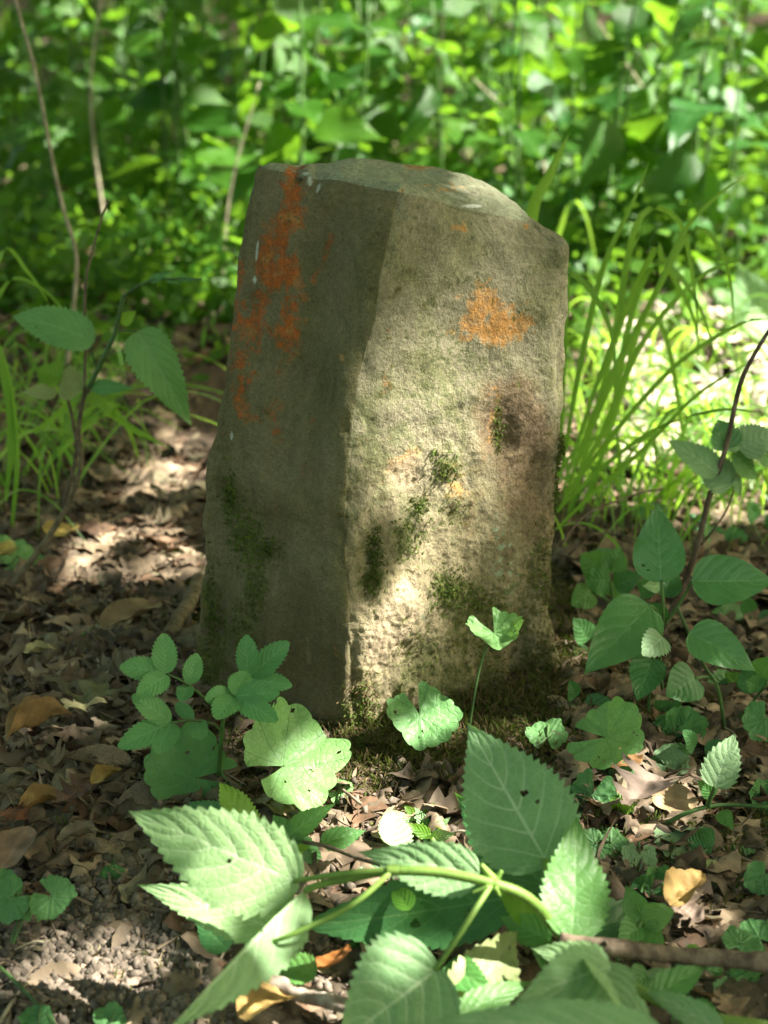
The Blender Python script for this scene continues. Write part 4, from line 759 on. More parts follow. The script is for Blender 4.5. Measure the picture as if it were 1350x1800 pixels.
tuft(1010, 880, 12, .14, 'big arching grass tuft growing right beside the stone', (.3, .05), .035, (3, 6.5), traced=(
    (1.50, 7, [(1000, 900), (1070, 640), (1110, 420), (1150, 365), (1200, 400), (1222, 520), (1228, 600)]), (1.45, 6, [(990, 880), (1060, 690), (1150, 520), (1200, 410), (1260, 345), (1308, 310)]),
    (1.46, 6, [(1000, 850), (1090, 640), (1150, 520), (1215, 405), (1262, 430), (1285, 500), (1290, 580)]), (1.52, 7, [(1010, 880), (1080, 600), (1150, 440), (1165, 455), (1220, 560), (1228, 640)]),
    (1.40, 6, [(985, 840), (1020, 640), (1060, 470), (1110, 360), (1142, 282)]), (1.36, 6.5, [(985, 800), (995, 540), (1000, 480), (1045, 520), (1078, 600), (1080, 740)]),
    (1.42, 5, [(990, 860), (1040, 700), (1090, 560), (1100, 470), (1140, 380)]), (1.42, 6, [(980, 900), (1060, 760), (1130, 600), (1240, 480), (1350, 450)]),
    (1.5, 7, [(1020, 900), (1070, 760), (1110, 550), (1160, 460), (1230, 540), (1270, 680)]), (1.55, 7, [(1030, 900), (1090, 700), (1130, 560), (1170, 590), (1200, 760), (1210, 880)]),
    (1.34, 4.5, [(978, 930), (1050, 860), (1130, 790), (1230, 690), (1350, 620)]), (1.34, 4.5, [(978, 900), (1060, 820), (1160, 750), (1270, 720), (1360, 730)]), (1.38, 5, [(990, 880), (1080, 760), (1190, 640), (1300, 570), (1360, 560)])))
tuft(1150, 860, 44, .12, 'dense low grass with crossing blades behind the woody sapling', (.1, 0), .07, (3, 6))
tuft(1270, 900, 36, .12, 'grass tuft at right edge over the sunlit litter', (-.1, 0), .06, (3, 6))
tuft(1060, 800, 26, .15, 'grass tuft close behind the right side of the stone', (.15, .1), .05, (3, 6))
tuft(1330, 780, 30, .15, 'tall grass tuft at the far right edge', (-.2, 0), .05, (3, 6))
tuft(1190, 700, 12, .14, 'grass tuft farther back in bright sun', (0, 0), .06, (3, 6))
tuft(1090, 930, 34, .13, 'low arching grass in front of the big tuft right of the stone', (.2, -.1), .06, (3, 6))
tuft(1230, 790, 18, .14, 'thin crossing grass between the woody sapling and the sunlit litter', (.1, 0), .07, (3, 6))
tuft(1100, 700, 26, .16, 'fine grass behind the big tuft close to the stone', (.2, 0), .06, (3, 6))
tuft(1340, 890, 24, .13, 'grass cut by the right edge above the oval leaf', (-.2, 0), .06, (3, 6))
tuft(90, 700, 20, .11, 'thin grass behind the young shrub at left', (.2, 0), .06, (3, 5))
tuft(-10, 720, 20, .14, 'tall thin grass cut by the left edge', (.2, 0), .05, (3, 6))
tuft(960, 560, 1, .22, 'broad single grass shoot rising behind the stone shoulder', (.05, 0), .02, (7, 10), wild=.4, traced=((1.5, 13, [(930, 560), (935, 380), (965, 310), (1000, 235)]),))
tuft(30, 830, 30, .13, 'bright arching grass tuft at the left edge', (.15, 0), .06, (4, 7), traced=((1.5, 5, [(-40, 700), (0, 450), (50, 480), (90, 540)]), (1.52, 4, [(-40, 640), (10, 500), (70, 505), (125, 560)]), (1.48, 9, [(60, 760), (150, 700), (220, 745), (300, 790)]), (1.45, 7, [(100, 800), (180, 730), (240, 760), (285, 780)]), (1.5, 8, [(10, 880), (20, 760), (0, 640), (-30, 600)]), (1.5, 6, [(20, 940), (30, 800), (15, 660), (-20, 560)])))
tuft(-30, 900, 16, .16, 'darker grass tuft cut by the left edge', (.2, 0), .05, (4, 7))
tuft(110, 770, 12, .09, 'small grass tuft behind the shrub fork', (.3, 0), .04, (3, 6))

# ------------------------------------------------------------------ sticks and notable dry leaves
def stick(pts, r0, r1, label, mat='bark', name='stick', knots=0.25):
    g = thing(name, pts[0], label, 'stick'); tube('branch_wood', pts, r0, r1, M[mat], g, 10, knots, n=40); return g
s_ = stick([H(984, 1654, .06), H(1060, 1664, .058), H(1130, 1672, .055), H(1230, 1683, .05), H(1370, 1692, .05)], .0041, .0052, 'straight brown stick lying at bottom right', 'bark')
a = H(1062, 1664, .058); tube('twig_stub', [a, a + np.array([.0, -.004, .006])], .002, .0012, M['bark'], s_)
s_ = stick([Gp(428, 1722, .026), Gp(480, 1730, .026), Gp(540, 1748, .024), Gp(632, 1775, .022)], .0058, .0046, 'short thick grey stick with a broken end at the bottom', 'bark_grey', knots=.35)
stick([Gp(286, 1132, .008), Gp(310, 1095, .012), Gp(338, 1050, .012), Gp(352, 1020, .012)], .0058, .0065, 'thick mossy root end leaning against the left side of the stone', 'bark_green')
stick([Gp(140, 1118, .006), Gp(180, 1095, .008), Gp(225, 1075, .01), Gp(238, 1050, .01)], .0011, .0016, 'curved green stalk on the litter left of the stone', 'stem_dark')
stick([Gp(65, 1070, .006), Gp(100, 1090, .008), Gp(140, 1120, .006), Gp(170, 1155, .006), Gp(178, 1200, .004)], .0009, .0012, 'thin bent straw stalk on bare soil left of the seedling', 'straw')
stick([Gp(-5, 1348, .006), Gp(60, 1352, .006), Gp(75, 1353, .006)], .0009, .0009, 'short dry straw at the left edge', 'straw')
stick([Gp(90, 1660, .008), Gp(60, 1655, .01), Gp(25, 1670, .008)], .0008, .0006, 'fine pale straw on the bare soil', 'straw')
stick([Gp(30, 1265, .01), Gp(120, 1282, .012), Gp(215, 1290, .01)], .0032, .0022, 'crooked dark twig behind the dry leaves', 'bark')
stick([Gp(0, 1700, .01), Gp(60, 1760, .012), Gp(130, 1840, .012)], .0011, .0013, 'green stalk crossing the bottom left corner', 'stem_dark')
stick([Gp(985, 960, .06), Gp(1030, 905, .08), Gp(1120, 868, .09), Gp(1165, 860, .09)], .0011, .0008, 'thin dark twig arching from the stone into the grass', 'bark')
stick([Gp(1000, 975, .03), Gp(1040, 940, .05), Gp(1085, 940, .05), Gp(1130, 955, .05)], .0010, .0006, 'forked dead twig below the grass', 'bark')
stick([Gp(1215, 1655, .01), Gp(1228, 1685, .012), Gp(1270, 1700, .012)], .0008, .0006, 'red brown leaf stalk curling beside the yellow leaf', 'bark')
for k in range(40):
    px, py = random.choice([(random.uniform(0, 340), random.uniform(600, 1450)), (random.uniform(0, 450), random.uniform(1450, 1790)), (random.uniform(1000, 1350), random.uniform(1200, 1790)), (random.uniform(560, 1000), random.uniform(1380, 1790))])
    q = Gp(px, py, .006); an = random.uniform(0, 3.14); ln = random.uniform(.02, .06); d_ = np.array([math.cos(an), math.sin(an), random.uniform(-.05, .15)]) * ln
    o = tube('twig', [q - d_ / 2, q + np.array([0, 0, .004]), q + d_ / 2], random.uniform(.0006, .0014), .0006, M[random.choice(['bark', 'straw', 'bark'])])
    tag(o, 'thin dry twig lying loose in the leaf litter', 'twig', 'loose twigs on the forest floor')

DEADC = [(.20, .150, .098), (.16, .118, .078), (.25, .190, .125), (.15, .092, .055), (.28, .21, .135), (.13, .100, .068), (.18, .155, .095)]
TONE = ['tan brown', 'brown', 'pale tan', 'dark reddish', 'light sandy', 'dark grey brown', 'olive grey']
DEADK = 1.05
def dead_mesh(kind, seed, L=1.0, col=None, m=4, nl=16, curl=None):
    """a dry leaf one unit long; kind oak (lobed) or plain (oval)"""
    r = np.random.default_rng(seed); t = np.linspace(0, 1, nl + 1); s = np.linspace(-1, 1, 2 * m + 1)
    if kind == 'oak': wv = ovate(np.clip(t, 1e-3, 1 - 1e-3), 1.1, .55) * (.66 + .34 * np.sin(t * 6.28 * 4 + .5)) * .62
    else: wv = ovate(np.clip(t, 1e-3, 1 - 1e-3), .6, .75) * .52
    S, T_ = np.meshgrid(s, t); X = S * wv[:, None] / 2 * 1.1; Y = T_ - .5
    cu = r.normal() * .75 if curl is None else curl; be = r.uniform(-.8, .8)
    Z = cu * X ** 2 * 2.2 + be * (Y ** 2) * .5 + .10 * noise(np.stack([X, Y, X * 0], -1), 4, seed) + .05 * noise(np.stack([X, Y, X * 0], -1), 9, seed + 3) + np.abs(X) * r.uniform(-.3, .3)
    if curl is not None and abs(curl) > 2:
        an = X * curl * 1.2; Z = (1 - np.cos(an)) / (curl * 1.2) + .04 * noise(np.stack([X, Y, X * 0], -1), 6, seed); X = np.sin(an) / (curl * 1.2)
    Z -= Z.min() * .6
    c = np.array(col if col is not None else [q_ * DEADK for q_ in DEADC[seed % len(DEADC)]]) * (1 + .25 * noise(np.stack([X, Y, Z], -1), 5, seed + 7))[..., None].reshape(-1, 1) * np.ones((1, 3))
    vein = (np.abs(S) < .13).ravel(); c[vein] *= 1.25
    return np.stack([X, Y, Z], -1).reshape(-1, 3) * L, grid_faces(nl + 1, 2 * m + 1), c
def dry(px, py, tx, ty, label, kind, col, curl=None, h=.012, width=1.0, roll=0.0, seed=1, tip_h=None):
    h += .010; b, t = Gp(px, py, h), Gp(tx, ty, h if tip_h is None else tip_h); L = np.linalg.norm(t - b)
    v, f, c = dead_mesh(kind, seed, L, col, 6, 20, curl); v[:, 0] *= width
    o = put('dry_leaf', mesh('dry_leaf', v, f, None, c), M['dead_one'], None, frame((b + t) / 2, t, np.array([0, 0, 1.0]), roll)); return tag(o, label, 'leaf')
dry(418, 1785, 528, 1745, 'folded ochre dry leaf below the thick grey stick', 'plain', (.42, .27, .09), 1.6, seed=3, h=.014, width=1.4)
dry(560, 1712, 616, 1672, 'small rust orange dry leaf in front of the dark green leaf', 'plain', (.36, .14, .035), .8, width=1.9, seed=4, h=.022, roll=.5)
dry(1145, 1400, 1228, 1412, 'curled tan dry leaf lit by the sun at right', 'plain', (.42, .30, .17), 2.5, seed=5, h=.014, width=1.3, roll=-.6)
dry(1178, 1600, 1232, 1540, 'narrow yellow dry leaf right of the upright leaves', 'plain', (.42, .28, .10), 1.5, seed=6, h=.012, width=.9)
dry(10, 1300, 128, 1258, 'orange tan curled dry leaf at the left edge', 'plain', (.33, .20, .085), 1.8, seed=8, h=.014, width=1.1, roll=.4)
dry(105, 1265, 190, 1210, 'fading greenish oak leaf on bare soil', 'oak', (.19, .18, .085), .6, seed=9, h=.012, width=1.2)
dry(160, 1378, 214, 1350, 'small ochre dry leaf beside the shaded scalloped leaf', 'plain', (.36, .22, .06), 1.2, seed=11, h=.01, width=1.2)
dry(30, 1420, 118, 1400, 'yellow edged brown dry leaf at the left edge', 'plain', (.33, .19, .06), .8, seed=12, h=.01)
dry(90, 1415, 160, 1385, 'dark reddish brown crinkled leaf', 'oak', (.15, .085, .06), .8, seed=13, h=.018, width=1.6)
dry(-10, 1425, 50, 1440, 'red brown dry leaf cut by the left edge', 'oak', (.20, .085, .045), .5, seed=14, h=.01, width=1.5)
dry(0, 1530, 50, 1455, 'long curled brown leaf standing at the left edge', 'plain', (.27, .18, .12), 3.0, seed=15, h=.016, width=1.2)
dry(90, 945, 128, 922, 'pale yellow dry leaf at the foot of the shrub', 'plain', (.48, .34, .10), .8, seed=16, h=.012, width=1.5)
dry(-20, 985, 22, 962, 'pale yellow leaf cut by the left edge', 'plain', (.46, .36, .10), .8, seed=17, h=.012, width=1.5)
dry(180, 1105, 284, 1062, 'long rolled tan leaf pointing at the stone', 'plain', (.27, .20, .11), 3.4, seed=18, h=.016, width=1.0)
dry(1092, 1420, 1160, 1368, 'grey brown oak leaf propped beside the curled tan leaf', 'oak', (.20, .15, .115), .9, seed=19, h=.02, width=1.6)
dry(40, 1148, 98, 1140, 'small dry leaf glowing in a sun fleck at left', 'plain', (.45, .38, .18), 1.2, seed=20, h=.012)
dry(1195, 1600, 1236, 1622, 'pinkish brown dry leaf below the yellow leaf', 'plain', (.30, .22, .17), 1.0, seed=21, h=.01, width=1.6)
dry(1180, 1545, 1190, 1620, 'lobed brown oak leaf on litter at right', 'oak', (.24, .18, .13), .8, seed=22, h=.008, width=1.2)
dry(1255, 1740, 1310, 1800, 'large tan leaf in the bottom right corner', 'oak', (.28, .20, .12), .6, seed=23, h=.01, width=1.3)
dry(100, 1480, 175, 1460, 'long grey dry leaf above bare soil', 'plain', (.20, .165, .11), 1.2, seed=24, h=.012)
dry(1060, 1340, 1130, 1330, 'orange brown leaf half buried in moss at right', 'plain', (.26, .14, .055), .6, seed=25, h=.006, width=1.6)
dry(728, 1688, 1, 1, '', 'plain', (.2, .1, .1), 1) if False else None

protos = []
for k in range(14):
    v, f, c = dead_mesh('oak' if k % 5 < 3 else 'plain', 40 + k, 1.0, None); protos.append(mesh('dry_leaf', v, f, None, c))
    protos[-1].materials.append(M['dead'])
def litter_xy():
    while True:
        px, py = random.uniform(-60, 1410), random.uniform(470, 1830)
        dens = 0
        if px < 340: dens = 1.0 if py < 1450 else (.5 if py < 1540 else .10)
        elif px < 560: dens = .30 if py > 1330 else .1
        elif px < 1000: dens = .22 if py > 1380 else 0
        else: dens = .75 if 560 < py < 1000 else .45
        if random.random() < dens: return px, py
def litter_M(px, py, sc_, i):
    q = Gp(px, py, .0); an = random.uniform(0, 6.28)
    tl = Vector((random.gauss(0, .22), random.gauss(0, .22), 1)).to_track_quat('Z', 'Y').to_matrix().to_4x4()
    return Matrix.Translation((q[0], q[1], q[2] + .003 + .004 * random.random())) @ tl @ Matrix.Rotation(an, 4, 'Z') @ Matrix.Scale(sc_, 4)
def zone(px, py):
    if py < 800: return 'dry brown leaf in the litter far behind at ' + ('left' if px < 500 else 'right'), 'dry leaves behind the stone'
    if px < 400: return ('dry brown leaf in the litter left of the stone', 'dry leaves left of the stone') if py < 1450 else ('dry grey brown leaf on bare soil at bottom left', 'dry leaves at bottom left')
    if px < 1000: return 'dry leaf scrap between the foreground stems', 'dry leaves in the foreground'
    return ('dry leaf under the herbs right of the stone', 'dry leaves right of the stone') if py < 1300 else ('dry leaf on mossy litter at bottom right', 'dry leaves at bottom right')
for k in range(205):
    px, py = litter_xy()
    if py < 650: py = random.uniform(650, 1300) if px < 330 or px > 1010 else py
    j = random.randrange(14); o = bpy.data.objects.new('dry_leaf', protos[j]); COL.objects.link(o); sz_ = random.uniform(.030, .060)
    o.matrix_local = litter_M(px, py, sz_, k); lb, gr = zone(px, py)
    lb = lb.replace('dry brown leaf', 'dry leaf').replace('dry grey brown leaf', 'dry leaf')
    tag(o, ('small ' if sz_ < .038 else 'larger ' if sz_ > .051 else '') + TONE[(40 + j) % 7] + (' lobed ' if j % 5 < 3 else ' oval ') + lb, 'leaf', gr)
pale = []  # dry leaves with strong sunlight put into their pale colour
for k in range(6):
    v, f, c = dead_mesh('oak' if k % 2 else 'plain', 140 + k, 1.0, (.58, .49, .39)); pale.append(mesh('dry_leaf', v, f, None, c)); pale[-1].materials.append(M['dead_one'])
for k in range(72):
    px, py = random.uniform(1060, 1370), random.uniform(580, 850); o = bpy.data.objects.new('dry_leaf', pale[k % 6]); COL.objects.link(o)
    o.matrix_local = Matrix.Translation((0, 0, .022)) @ litter_M(px, py, random.uniform(.05, .085), k); tag(o, 'pale ' + ('oval' if k % 2 == 0 else 'lobed') + ' dry leaf, sunlight put into its colour, behind the grass, ' + ('far right' if px > 1250 else 'right') + (' near side' if py > 740 else ' far side'), 'leaf', 'dry leaves painted pale for the sun patch')
pv = [dead_mesh('oak' if k % 5 < 3 else 'plain', 80 + k, 1.0, None, 2, 13) for k in range(24)]
V_, F_, C2, off = [], [], [], 0
for k in range(5200):
    if k < 3000: px, py = litter_xy()
    else: px, py = random.uniform(-100, 1450), random.uniform(180, 640)
    v, f, c = pv[k % 24]; m = np.array(litter_M(px, py, random.uniform(.018, .050) if k < 3000 else random.uniform(.04, .07), k))
    V_.append(v @ m[:3, :3].T + m[:3, 3] - np.array([0, 0, .002])); F_.append(f + off); C2.append(c * random.uniform(.6, 1.35)); off += len(v)
tag(put('leaf_litter', mesh('leaf_litter', np.concatenate(V_), np.concatenate(F_), None, np.concatenate(C2)), M['dead_one']), 'crumbled brown leaf litter covering the forest floor', None, None, 'stuff')
# fine debris: rootlets, needles, stalk bits
n = 5200; pxy = []
while len(pxy) < n:
    a = litter_xy(); pxy.append(a)
q = np.array([H(a, b)[:2] for a, b in pxy]); bz = gh(q[:, 0], q[:, 1]); dv = rng.normal(size=(n, 3)) * np.array([1, 1, .25]); ln = rng.uniform(.006, .022, n)
tcol = np.array([.22, .165, .11]) * rng.uniform(.4, 1.6, (n, 1))
v, f, c = strips(np.stack([q[:, 0], q[:, 1], bz + .005 + .004 * rng.random(n)], -1), dv, ln, rng.uniform(.0008, .0024, n), rng.normal(size=n) * .4, tcol)
tag(put('litter_scraps', mesh('litter_scraps', v, f, None, c), M['dead_one']), 'small broken stalks and leaf scraps on the ground', None, None, 'stuff')

# ------------------------------------------------------------------ undergrowth behind
bl = [leaf_mesh(1.0, .60 - .06 * (k % 3), nt=11, td=.12, bend=.3 + .15 * k, fold=.12, m=3, per=2, seed=300 + k, prof=(.42, 1.0), wave=.07) for k in range(6)]
for k, me in enumerate(bl): me.materials.append(M['back'] if k < 4 else M['back_blue'])
def tall_plant(x, y, ht, nn, ls_, label, group, blue=.2, name='nettle'):
    z = g1(x, y); th_ = thing(name, (x, y, z), label, 'plant', group)
    lean = np.array([random.gauss(0, .06), random.gauss(0, .06), 1.0]); lean /= lean[2]
    pts = [np.array([x, y, z - .01]) + lean * ht * t + np.array([.015 * math.sin(t * 3 + x * 9), 0, 0]) for t in (0, .35, .7, 1)]
    tube('stem', pts, .0035, .0016, M['stem_dark'], th_, 5, n=8)
    c = spline(pts, 30); a0 = random.uniform(0, 3.14)
    for k in range(nn):
        t = .22 + .78 * (k + .5) / nn; q = c[int(t * 29)]
        for sgn in (0, 1):
            an = a0 + k * 1.57 + sgn * 3.14 + random.gauss(0, .25); el = random.uniform(-1.05, .15); L = ls_ * random.uniform(.65, 1.15) * (1.12 - .55 * t)
            dirv = np.array([math.cos(an) * math.cos(el), math.sin(an) * math.cos(el), math.sin(el)])
            b = q + dirv * L * .22 + np.array([0, 0, .01]); m = frame(b, b + dirv, np.array([random.gauss(0, .5), random.gauss(-.25, .5), 1.0]))
            me = random.choice(bl[4:]) if random.random() < blue else random.choice(bl[:4])
            o = bpy.data.objects.new('leaf', me); COL.objects.link(o); o.parent = th_; o.matrix_local = Matrix.Translation(-WORLD[th_.name]) @ m @ Matrix.Scale(L, 4)
spots_ = []
def bgx(px, D): return (px - 675) / 675 * TH * D * 1.03
def where(px, D):
    side = 'at the far left edge' if px < 150 else 'left of the stone' if px < 420 else 'behind the left shoulder of the stone' if px < 640 else 'behind the right shoulder of the stone' if px < 900 else 'right of the stone' if px < 1140 else 'at the far right edge'
    return side + (', near row' if D < 3.1 else ', middle row' if D < 3.9 else ', back row')
for (lo, hi, D0_, D1_, n, hts, lb, gr, bu) in (
        (-60, 480, 2.8, 4.6, 34, (.40, .66), 'tall broad leaved plant in dark undergrowth ', 'tall plants behind at left', .15),
        (480, 900, 2.5, 4.6, 36, (.38, .62), 'tall broad leaved plant in the undergrowth ', 'tall plants behind the stone', .12),
        (900, 1410, 2.5, 4.6, 36, (.36, .60), 'tall broad leaved plant in sunlit undergrowth ', 'tall plants behind at right', .35)):
    for k in range(n):
        D = D0_ + (D1_ - D0_) * ((k + random.random()) / n) ** 1.2; px = random.uniform(lo, hi)
        tall_plant(bgx(px, D), D, random.uniform(*hts), random.randint(4, 6), random.uniform(.09, .18), lb + where(px, D), gr, bu)
for k in range(26):
    D = random.uniform(2.3, 4.0); px = random.choice([random.uniform(380, 700), random.uniform(880, 1380), random.uniform(880, 1380), random.uniform(0, 300)])
    if px < 380: D = random.uniform(2.8, 4.0)
    tall_plant(bgx(px, D), D, random.uniform(.12, .26), random.randint(2, 4), random.uniform(.07, .11), 'low young leafy plant in ground cover ' + where(px, D), 'young plants behind the stone', .25, 'young_nettle')
# bare stalks and pale dry grass among the undergrowth
for k in range(16):
    D = random.uniform(2.3, 3.8); px = [18, 205, 250, 330, 390, 500, 690, 780, 930, 985, 1050, 1120, 1180, 1240, 1300, 1345][k]; x = bgx(px, D); g_ = thing('bare_stalk', (x, D, g1(x, D)), 'thin bare stalk in undergrowth ' + where(px, D), 'stalk', 'bare stalks in the undergrowth')
    h_ = random.uniform(.25, .62); tube('stem', [np.array([x, D, g1(x, D) - .01]), np.array([x + random.gauss(0, .02), D, h_ * .5]), np.array([x + random.gauss(0, .06), D + .03, h_])], random.uniform(.0018, .0035), .001, M[random.choice(['straw', 'bark', 'stem_dark', 'bark_green'])], g_, 6)
M['drygrass'] = simple_mat('dry_grass_blade', (.55, .46, .28), .6, 30, bump=0, tf=.3, trans=(.6, .5, .3))
def drytuft(px, py, n, ht, label):
    g = Gp(px, py); th_ = thing('dry_grass_tuft', g, label, 'grass')
    for k in range(n):
        a = rng.uniform(0, 6.28); o = np.array([math.cos(a), math.sin(a), 0]) * ht * rng.uniform(.3, 1); b = g + rng.normal(size=3) * np.array([.05, .05, 0]); h = ht * rng.uniform(.2, 1)
        o2 = blade(th_, [b, b + o * .4 + np.array([0, 0, h * .7]), b + o + np.array([0, 0, h])], rng.uniform(4, 9)); o2.data.materials[0] = M['drygrass']
drytuft(420, 300, 12, .16, 'sunlit pale dry grass behind the left shoulder of the stone'); drytuft(350, 340, 8, .07, 'low pale dry grass glinting left of the stone shoulder'); drytuft(1010, 430, 8, .08, 'pale dry grass on litter behind the right shoulder'); drytuft(700, 280, 7, .12, 'pale dry grass straight behind the stone top')
# small leaved ground cover (bedstraw) and the farther thicket
def leaf_cloud(n, xyf, hf, size, cols, tiltz=.6):
    b = np.array([xyf() for _ in range(n)]); z = gh(b[:, 0], b[:, 1]) + np.array([hf(x, y) for x, y in b]); b = np.stack([b[:, 0], b[:, 1], z], -1)
    dv = rng.normal(size=(n, 3)) * np.array([1, 1, .5]) + np.array([0, 0, .15]); L = rng.uniform(*size, n); t = rng.random((n, 1)); c = np.array(cols[0]) * (1 - t) + np.array(cols[1]) * t
    return strips(b, dv, L, L * rng.uniform(.3, .62, n), rng.normal(size=n) * .25, c)
def fxy(lo, hi, D0_, D1_):
    def f_():
        D = D0_ + (D1_ - D0_) * random.random() ** 1.3; return bgx(random.uniform(lo, hi), D), D
    return f_
def lowh(x, y): return abs(random.gauss(0, .07)) * (0.4 + .9 * max(0, noise(np.array([[x, y, 0]]), 3.0, 3)[0] + .45))
def tallh(x, y): return abs(random.gauss(0, .06)) + (random.random() ** 2) * .50 * max(0, noise(np.array([[x, y, 0]]), 2.6, 7)[0] * 1.6 + .05) * sstep(2.3, 3.0, y)
parts = [leaf_cloud(500, fxy(-80, 480, 2.0, 2.5), lowh, (.010, .03), ((.035, .11, .015), (.06, .15, .025))), leaf_cloud(700, fxy(930, 1430, 2.1, 2.6), lowh, (.012, .035), ((.05, .15, .02), (.10, .22, .035))), leaf_cloud(5200, fxy(-80, 480, 2.3, 5.0), tallh, (.010, .045), ((.035, .12, .015), (.07, .18, .025))), leaf_cloud(2000, fxy(440, 900, 2.2, 4.8), tallh, (.012, .05), ((.04, .13, .015), (.08, .20, .03))), leaf_cloud(3800, fxy(880, 1430, 2.5, 4.8), tallh, (.012, .055), ((.045, .14, .02), (.10, .22, .035)))]
V_, F_, C2, off = [], [], [], 0
for v, f, c in parts: V_.append(v); F_.append(f + off); C2.append(c); off += len(v)
tag(put('ground_cover', mesh('ground_cover', np.concatenate(V_), np.concatenate(F_), None, np.concatenate(C2)), M['cover']), 'fine small leaved bedstraw carpet behind the stone', None, None, 'stuff')
def farh(x, y): return random.random() ** .8 * min(.95, .25 + (y - 4.4) * .16)
v, f, c = leaf_cloud(3600, lambda: (lambda D: (random.uniform(-.34, .34) * D, D))(random.uniform(5.2, 13)), farh, (.08, .17), ((.045, .14, .015), (.08, .20, .025)))
tag(put('thicket', mesh('thicket', v, f, None, c), M['cover']), 'dense green thicket closing the view at the back', None, None, 'stuff')

def ringxy():
    while True:
        a = random.uniform(0, 6.283); r = random.uniform(4.2, 6.5); x, y = r * math.cos(a), r * math.sin(a) + .8
        if not (y > 0 and abs(x) < .55 * y): return x, y
v, f, c = leaf_cloud(15000, ringxy, lambda x, y: random.random() ** .9 * 2.6, (.10, .20), ((.04, .12, .015), (.07, .17, .025)))  # unseen scrub added around the scene to block the low sky
v2, f2, c2 = leaf_cloud(9000, lambda: (random.uniform(-6, 6), random.uniform(8.5, 13)), lambda x, y: .3 + random.random() * 4.2, (.16, .32), ((.04, .12, .015), (.07, .17, .025)))
f = np.concatenate([f, f2 + len(v)]); v = np.concatenate([v, v2]); c = np.concatenate([c, c2])
tag(put('thicket', mesh('unseen_scrub', v, f, None, c), M['cover']), 'unseen green scrub added around the sides and back to block low sky', None, None, 'stuff')
# ------------------------------------------------------------------ trees overhead (above and beside the picture): unseen, crown gaps shaped to let sun flecks through
def gproj(p):                            # where the sun ray through p meets the height .1
    k = (p[..., 2] - .1) / SUN[2]; return p[..., :2] - SUN[:2] * k[..., None]
lit = []
def L3(p, r, st=1.0, hi=1.0): lit.append((*gproj(np.asarray(p, float)[None])[0], r, st, hi))
for (x, y, r) in ((645, 1175, .010), (660, 1125, .012), (685, 1075, .010), (710, 1015, .003), (640, 1225, .004), (706, 825, .008)): L3(on_stone(x, y)[0], r)
for (x, y, r) in ((730, 420, .02), (700, 500, .012), (780, 480, .03), (850, 440, .03), (900, 500, .03), (860, 575, .03), (930, 560, .02), (740, 560, .02), (780, 650, .02), (700, 640, .012)): L3(on_stone(x, y)[0], r, 1.0, 0.0)
for (x, y, r) in ((885, 745, .014), (930, 760, .012), (910, 690, .012), (800, 900, .012), (850, 1000, .012), (790, 1090, .012), (880, 850, .012), (760, 980, .012)): L3(on_stone(x, y)[0], r, .38, .1)
for (x, y, h, r) in ((395, 1490, .09, .020), (430, 1480, .09, .003), (690, 1458, .03, .012), (735, 1415, .04, .02), (725, 1440, .05, .014), (560, 1385, .03, .012), (600, 1350, .04, .006), (1020, 1630, .07, .001), (850, 1640, .06, .012), (880, 1650, .05, .006), (935, 1585, .085, .004), (1095, 1425, .02, .006), (1050, 1450, .01, .006), (1190, 1405, .015, .006), (450, 1670, .075, .001), (775, 1295, .03, .004), (1095, 1325, .03, .004), (640, 1505, .01, .008), (500, 1745, .02, .010), (560, 1752, .03, .008), (590, 1695, .02, .004), (1175, 985, .1, .004), (1060, 1170, .08, .002), (75, 1142, .012, .003), (1200, 1610, .01, .006), (1130, 1440, .01, .006), (870, 1105, .1, 0)): L3(H(x, y, h), r)
for (x, y, r) in ((320, 830, .022), (335, 780, .014), (265, 860, .012), (180, 960, .008), (150, 1020, .01), (240, 940, .01), (330, 1000, .01)): L3(Gp(x, y), r)
for k in range(46): L3(Gp(random.uniform(1060, 1370), random.uniform(590, 850)), random.uniform(.05, .11))
for k in range(90): L3(P(random.uniform(880, 1380), random.uniform(0, 480), random.uniform(2.3, 4.6)), random.uniform(.04, .10))
for k in range(40): L3(P(random.uniform(300, 900), random.uniform(0, 330), random.uniform(2.4, 4.6)), random.uniform(.03, .10))
for k in range(16): L3(P(random.uniform(0, 350), random.uniform(0, 170), random.uniform(2.8, 4.6)), random.uniform(.03, .08))
for (x, y) in ((440, 190), (450, 280), (345, 310), (420, 210), (400, 270)): L3(Gp(x, y, .1), .06)
for (x, y, r) in ((1120, 690, .10), (1220, 660, .12), (1290, 720, .12), (1160, 780, .08), (1330, 640, .10), (1270, 800, .07)): L3(Gp(x, y), r)
lit = np.array(lit)
lf = np.array([[0, 0, 0], [.5, .28, .06], [.5, .62, .04], [0, 1, -.08], [-.5, .62, .04], [-.5, .28, .06]]) * np.array([.62, 1, 1]); lfF = np.array([[0, 1, 2, 3], [0, 3, 4, 5]])
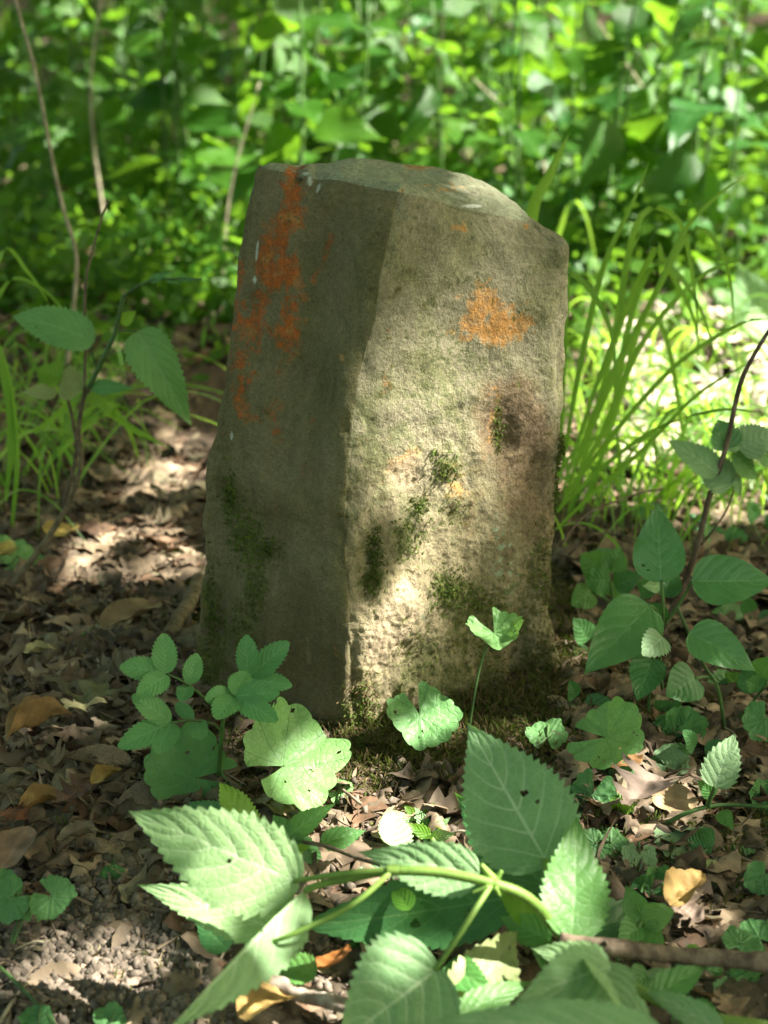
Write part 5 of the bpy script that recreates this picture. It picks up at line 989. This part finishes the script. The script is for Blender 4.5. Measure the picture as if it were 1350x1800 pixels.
def crown_mesh(cands, size):  # leaves left out along the sun rays to the chosen lit places
    g = gproj(cands); keep = np.ones(len(g), bool)
    for (a, b, r, lo_, hi_) in lit:
        st = lo_ if size < .07 else hi_; keep &= ((g[:, 0] - a) ** 2 + (g[:, 1] - b) ** 2 > (r * 1.25 + .004 + size * .40) ** 2) | (rng.random(len(g)) > st)
    p = cands[keep]; n = len(p)
    q = rng.normal(size=(n, 3)) * np.array([1, 1, .5]); q /= np.linalg.norm(q, axis=1)[:, None]
    z = rng.normal(size=(n, 3)) * .4 + np.array([0, 0, 1.0]); z -= q * (z * q).sum(1)[:, None]; z /= np.linalg.norm(z, axis=1)[:, None]; x = np.cross(q, z)
    s_ = size * rng.uniform(.7, 1.25, (n, 1, 1)); l2 = (lf - np.array([0, .5, 0]))[None] * s_
    v = p[:, None] + x[:, None] * l2[..., :1] + q[:, None] * l2[..., 1:2] + z[:, None] * l2[..., 2:]
    return mesh('crown', v.reshape(-1, 3), (lfF[None] + (np.arange(n) * 6)[:, None, None]).reshape(-1, 4)), p
def tree(x, y, ht, r, label, layers, size, name='hazel_tree'):
    """layers: (x0, x1, y0, y1, h0, h1, leaf area index): leaves shaped into layers along the sun to shade the ground named, or (last item given) straight over the area named"""
    z = g1(x, y); th_ = thing(name, (x, y, z), label, 'tree')
    tube('trunk', [np.array([x, y, z - .1]), np.array([x + .05, y + .03, ht * .35]), np.array([x - .04, y, ht * .7]), np.array([x + .1, y, ht])], r, r * .35, M['trunk'], th_, 12, .12, n=24)
    cd = []
    for (x0, x1, y0, y1, h0, h1, lai, *up) in layers:
        n = int((x1 - x0) * (y1 - y0) * lai / (size * size * .36)); g = np.stack([rng.uniform(x0, x1, n), rng.uniform(y0, y1, n)], -1); h = rng.uniform(h0, h1, n)
        cd.append(np.concatenate([g if up else g + SUN[:2] * ((h - .1) / SUN[2])[:, None], h[:, None]], 1))
    me, p = crown_mesh(np.concatenate(cd), size)
    n_l = 0
    for k in range(160):
        e = p[rng.integers(len(p))]; st = np.array([x, y, max(z + .4, e[2] * .6)]); mid = (st * .5 + e * .5) + np.array([0, 0, .12]); c = spline([st, mid, e], 30); gg = gproj(c)
        if min(((gg[:, 0] - a_) ** 2 + (gg[:, 1] - b_) ** 2).min() - (r_ + .03) ** 2 for (a_, b_, r_, *_q) in lit) < 0: continue
        tube('limb', [st, mid, e], r * .22, r * .04, M['trunk'], th_, 6, .1); n_l += 1
        if n_l > 20: break
    put('crown', me, M['canopy'], th_, None, 'stuff')
tree(2.3, .3, 3.6, .06, 'slim hazel tree to the right shading the stone', [(-.62, .60, .60, 1.55, 1.1, 1.8, 2.8), (-1.0, .9, .3, 1.8, 2.2, 2.9, 1.5)], .055)
tree(3.0, 3.2, 4.6, .08, 'hazel tree beyond the right edge over the grass', [(-1.2, .0, 1.5, 3.4, 2.4, 3.4, 2.6), (.0, 1.3, 1.55, 2.7, 2.4, 3.4, 1.3)], .08)
tree(3.6, 4.4, 6.0, .10, 'oak tree far back at the right', [(-.2, 1.6, 2.6, 4.8, 2.8, 4.2, 2.0), (-.4, 2.6, 5.0, 10, 3.0, 4.5, 1.0), (-3, 2, -5, .5, 5, 7, 1.4), (.1, 2.2, 2.4, 6.0, 2.2, 3.4, 2.4, 1)], .11, 'oak_tree')
tree(-2.4, 2.6, 6.5, .11, 'oak tree beyond the left edge of the clearing', [(-1.7, -.25, 2.2, 5.4, 3.4, 4.6, 3.8), (-4, -1.2, 0, 6, 3.6, 4.8, 1.6), (-4.5, 1.5, .2, 5.5, 5.5, 8, 1.1), (-.3, .4, .85, 1.4, 4.6, 6.0, 1.25), (-2.6, .2, 1.9, 6.5, 2.0, 3.2, 5.0, 1), (-2.2, -.45, .3, 2.0, 1.6, 2.6, 1.0, 1)], .11, 'oak_tree')
tree(-3.6, 7.0, 7.5, .13, 'oak tree far back at the left', [(-3.5, -.4, 5.4, 11, 3.5, 5.5, 1.3)], .13, 'oak_tree')
tree(-2.2, -1.6, 6.0, .12, 'oak tree behind the viewer', [(-3.5, .6, -2.5, .6, 2.4, 3.6, 1.0, 1), (-3, 1.5, -3.5, .3, 3.2, 4.6, 1.1), (-5.5, .6, -4, 4.5, 5.0, 7.0, 1.6)], .13, 'oak_tree')
